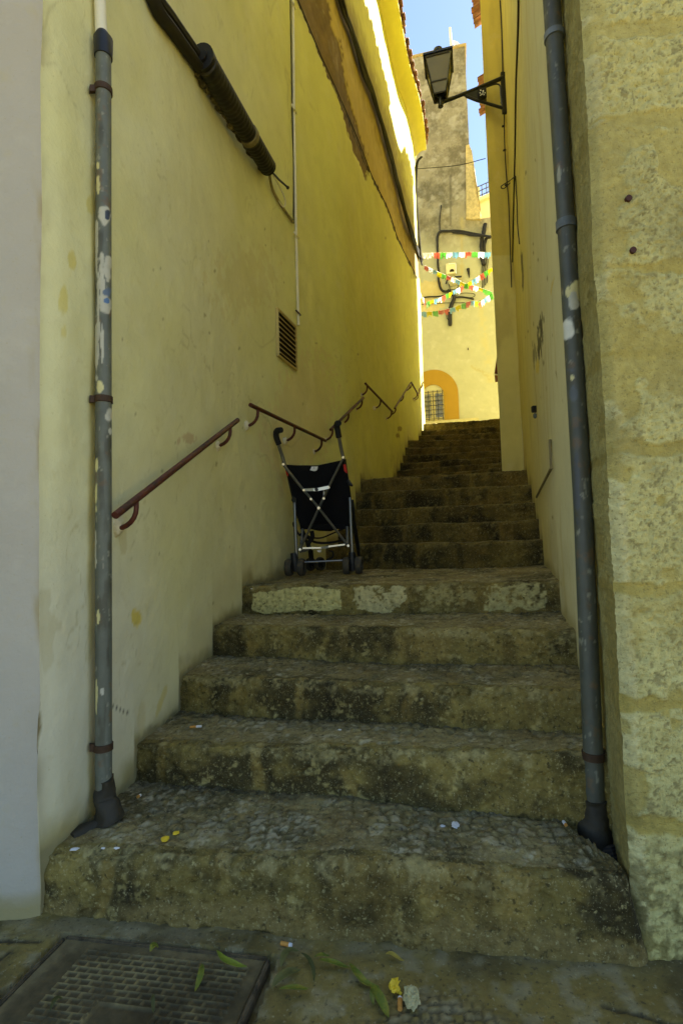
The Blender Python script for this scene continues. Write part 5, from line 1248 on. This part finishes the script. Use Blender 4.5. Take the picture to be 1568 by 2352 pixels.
leaf([l1(705, 1180), l1(703, 1220), l1(707, 1260)], .005, 'thin dark leaf near the handle slot of the drain cover', mat('dark_leaf', (.05, .055, .01), .6, 0, .3, 40))
leaf([l1(690, 985), l1(712, 962), l1(730, 955)], .012, 'small yellow green scrap at the back edge of the drain cover')
leaf([l1(230, 1260), l1(262, 1205), l1(290, 1190)], .007, 'dark leaf on the left part of the drain cover', mat('dark_leaf', (.05, .055, .01), .6, 0, .3, 40))
def butt(p, q, label, r=.004, flt=.55):
    p, q = np.asarray(p), np.asarray(q); m_ = p+(q-p)*flt; t = thing('cigarette_end', label, 'cigarette end', p, 'cigarette ends')
    obj('filter', TB([p, m_], r, 12), M_FILT, t); obj('paper', TB([m_, q], r*.98, 12), M_GUM, t)
butt(gz(*lp(252, 105), .006), gz(*lp(330, 122), .006), 'cigarette end by the corner of the drain cover', .005, .75)
butt(gz(*lp(1104, 580), .006), gz(*lp(1106, 498), .006), 'upright cigarette end beside the crumpled paper', .0052, .85)
def stz(x, y, k): zz_ = (ST[k][4]+ST[k][5])/2; 
def onstep(x, y, k, dz=.012):
    A, B = ST[k][0], ST[k][1]; z = ST[k][4]
    for _ in range(4):
        p = atZ(x, y, z); u = np.clip(((p[:2]-A)@(B-A))/((B-A)@(B-A)), 0, 1); z = ST[k][4]+(ST[k][5]-ST[k][4])*u+dz
    return atZ(x, y, z)
butt(onstep(437, 1670, 1), onstep(463, 1668, 1), 'cigarette end on the second step near the left wall', .0045)
butt(onstep(316, 1831, 0), onstep(323, 1826, 0), 'stubby cigarette end at the back of the first step', .0045)
butt(onstep(1300, 1897, 0), onstep(1293, 1887, 0), 'pale cigarette end beside the right drainpipe foot', .0045, .3)
def blob(p, rx, ry, rz, m, name, label, cat, seed=0, amp=.5, grp=None):
    bm = bmesh.new(); bmesh.ops.create_icosphere(bm, subdivisions=4, radius=1)
    co = np.array([list(v.co) for v in bm.verts]); nn = fbm(co+seed*3.3, 1.6, 4, seed)
    for v, q in zip(bm.verts, nn): v.co = Vector((v.co.x*rx*(1+amp*q), v.co.y*ry*(1+amp*q), v.co.z*rz*(1+amp*q)))
    bmesh.ops.translate(bm, verts=bm.verts, vec=V(p)); return tag(obj(name, bm, m), label, cat, grp)
for (x, y, r, lab) in ((172, 1950, .010, 'largest white chalky spot at the left end of the first step'), (237, 1948, .006, 'white spot second from the left wall on the first step'), (268, 1948, .007, 'white spot third from the left wall on the first step')):
    blob(onstep(x, y, 0, .006), r, r*.7, .002, M_GUM, 'gum_spot', lab, 'spot', x, .6)
blob(onstep(1046, 1895, 0, .008), .010, .013, .003, M_GUM, 'gum_spot', 'bright white splash on the right of the first step', 'spot', 4, .9)
blob(onstep(1015, 1897, 0, .008), .006, .005, .002, M_GUM, 'gum_spot', 'small white speck left of the bright splash', 'spot', 5, .8)
blob(onstep(780, 1676, 1, .008), .006, .004, .002, M_GUM, 'gum_spot', 'white speck in the middle of the second step', 'spot', 6, .8)
blob(onstep(578, 1352, 4, .004), .006, .005, .002, M_GUM, 'gum_spot', 'white speck on the left edge of the first landing', 'spot', 8, .6)
blob(onstep(380, 1927, 0, .006), .011, .014, .003, M_YLEAF, 'petal', 'larger bright yellow petal on the first step', 'petal', 2, .5)
blob(onstep(405, 1913, 0, .006), .009, .010, .003, M_YLEAF, 'petal', 'smaller yellow petal farther back on the first step', 'petal', 3, .5)
# fallen trumpet flower and crumpled paper
fl = thing('flower', 'yellow fallen flower on the ground left of the crumpled paper', 'flower', gz(*lp(1070, 420)))
c = gz(*lp(1075, 415), .016)
obj('tube', TB(smooth_path([c, gz(*lp(1095, 450), .01), gz(*lp(1115, 472), .006)], 4), [.006]*5+[.0035]*4, 8), M_YLEAF, fl)
for (X, Y) in ((1065, 360), (1090, 380), (1025, 408), (1030, 432), (1055, 462)):
    e_ = gz(*lp(X, Y), .014); dv = e_-c; sd = np.array([-dv[1], dv[0], 0]); sd /= np.linalg.norm(sd)
    bm = bmesh.new(); prism(bm, [c-sd*.003, c+dv*.6-sd*.008+np.array([0, 0, .008]), c+dv*1.05-sd*.003, c+dv*1.0+sd*.004, c+dv*.6+sd*.008+np.array([0, 0, .006]), c+sd*.003], (0, 0, .0012)); obj('petal', bm, M_YLEAF, fl, smooth=False)
pc = gz(*lp(1190, 490), .016); bm = bmesh.new(); bmesh.ops.create_icosphere(bm, subdivisions=5, radius=1)
co = np.array([list(v.co) for v in bm.verts]); w_ = 1-.8*np.abs(fbm(co, 1.1, 3, 3)); q2 = fbm(co*np.array([1, .4, 1]), 2.6, 3, 8)
for v, a, b in zip(bm.verts, w_, q2): v.co = Vector((v.co.x*.019*a*(1+.5*b), v.co.y*.026*a*(1+.5*b), v.co.z*.014*a*(1+.5*b)))
bmesh.ops.translate(bm, verts=bm.verts, vec=V(pc)); tag(obj('crumpled_paper', bm, M_PAPER, smooth=False), 'crumpled pale paper tissue on the ground right of the yellow flower', 'paper')
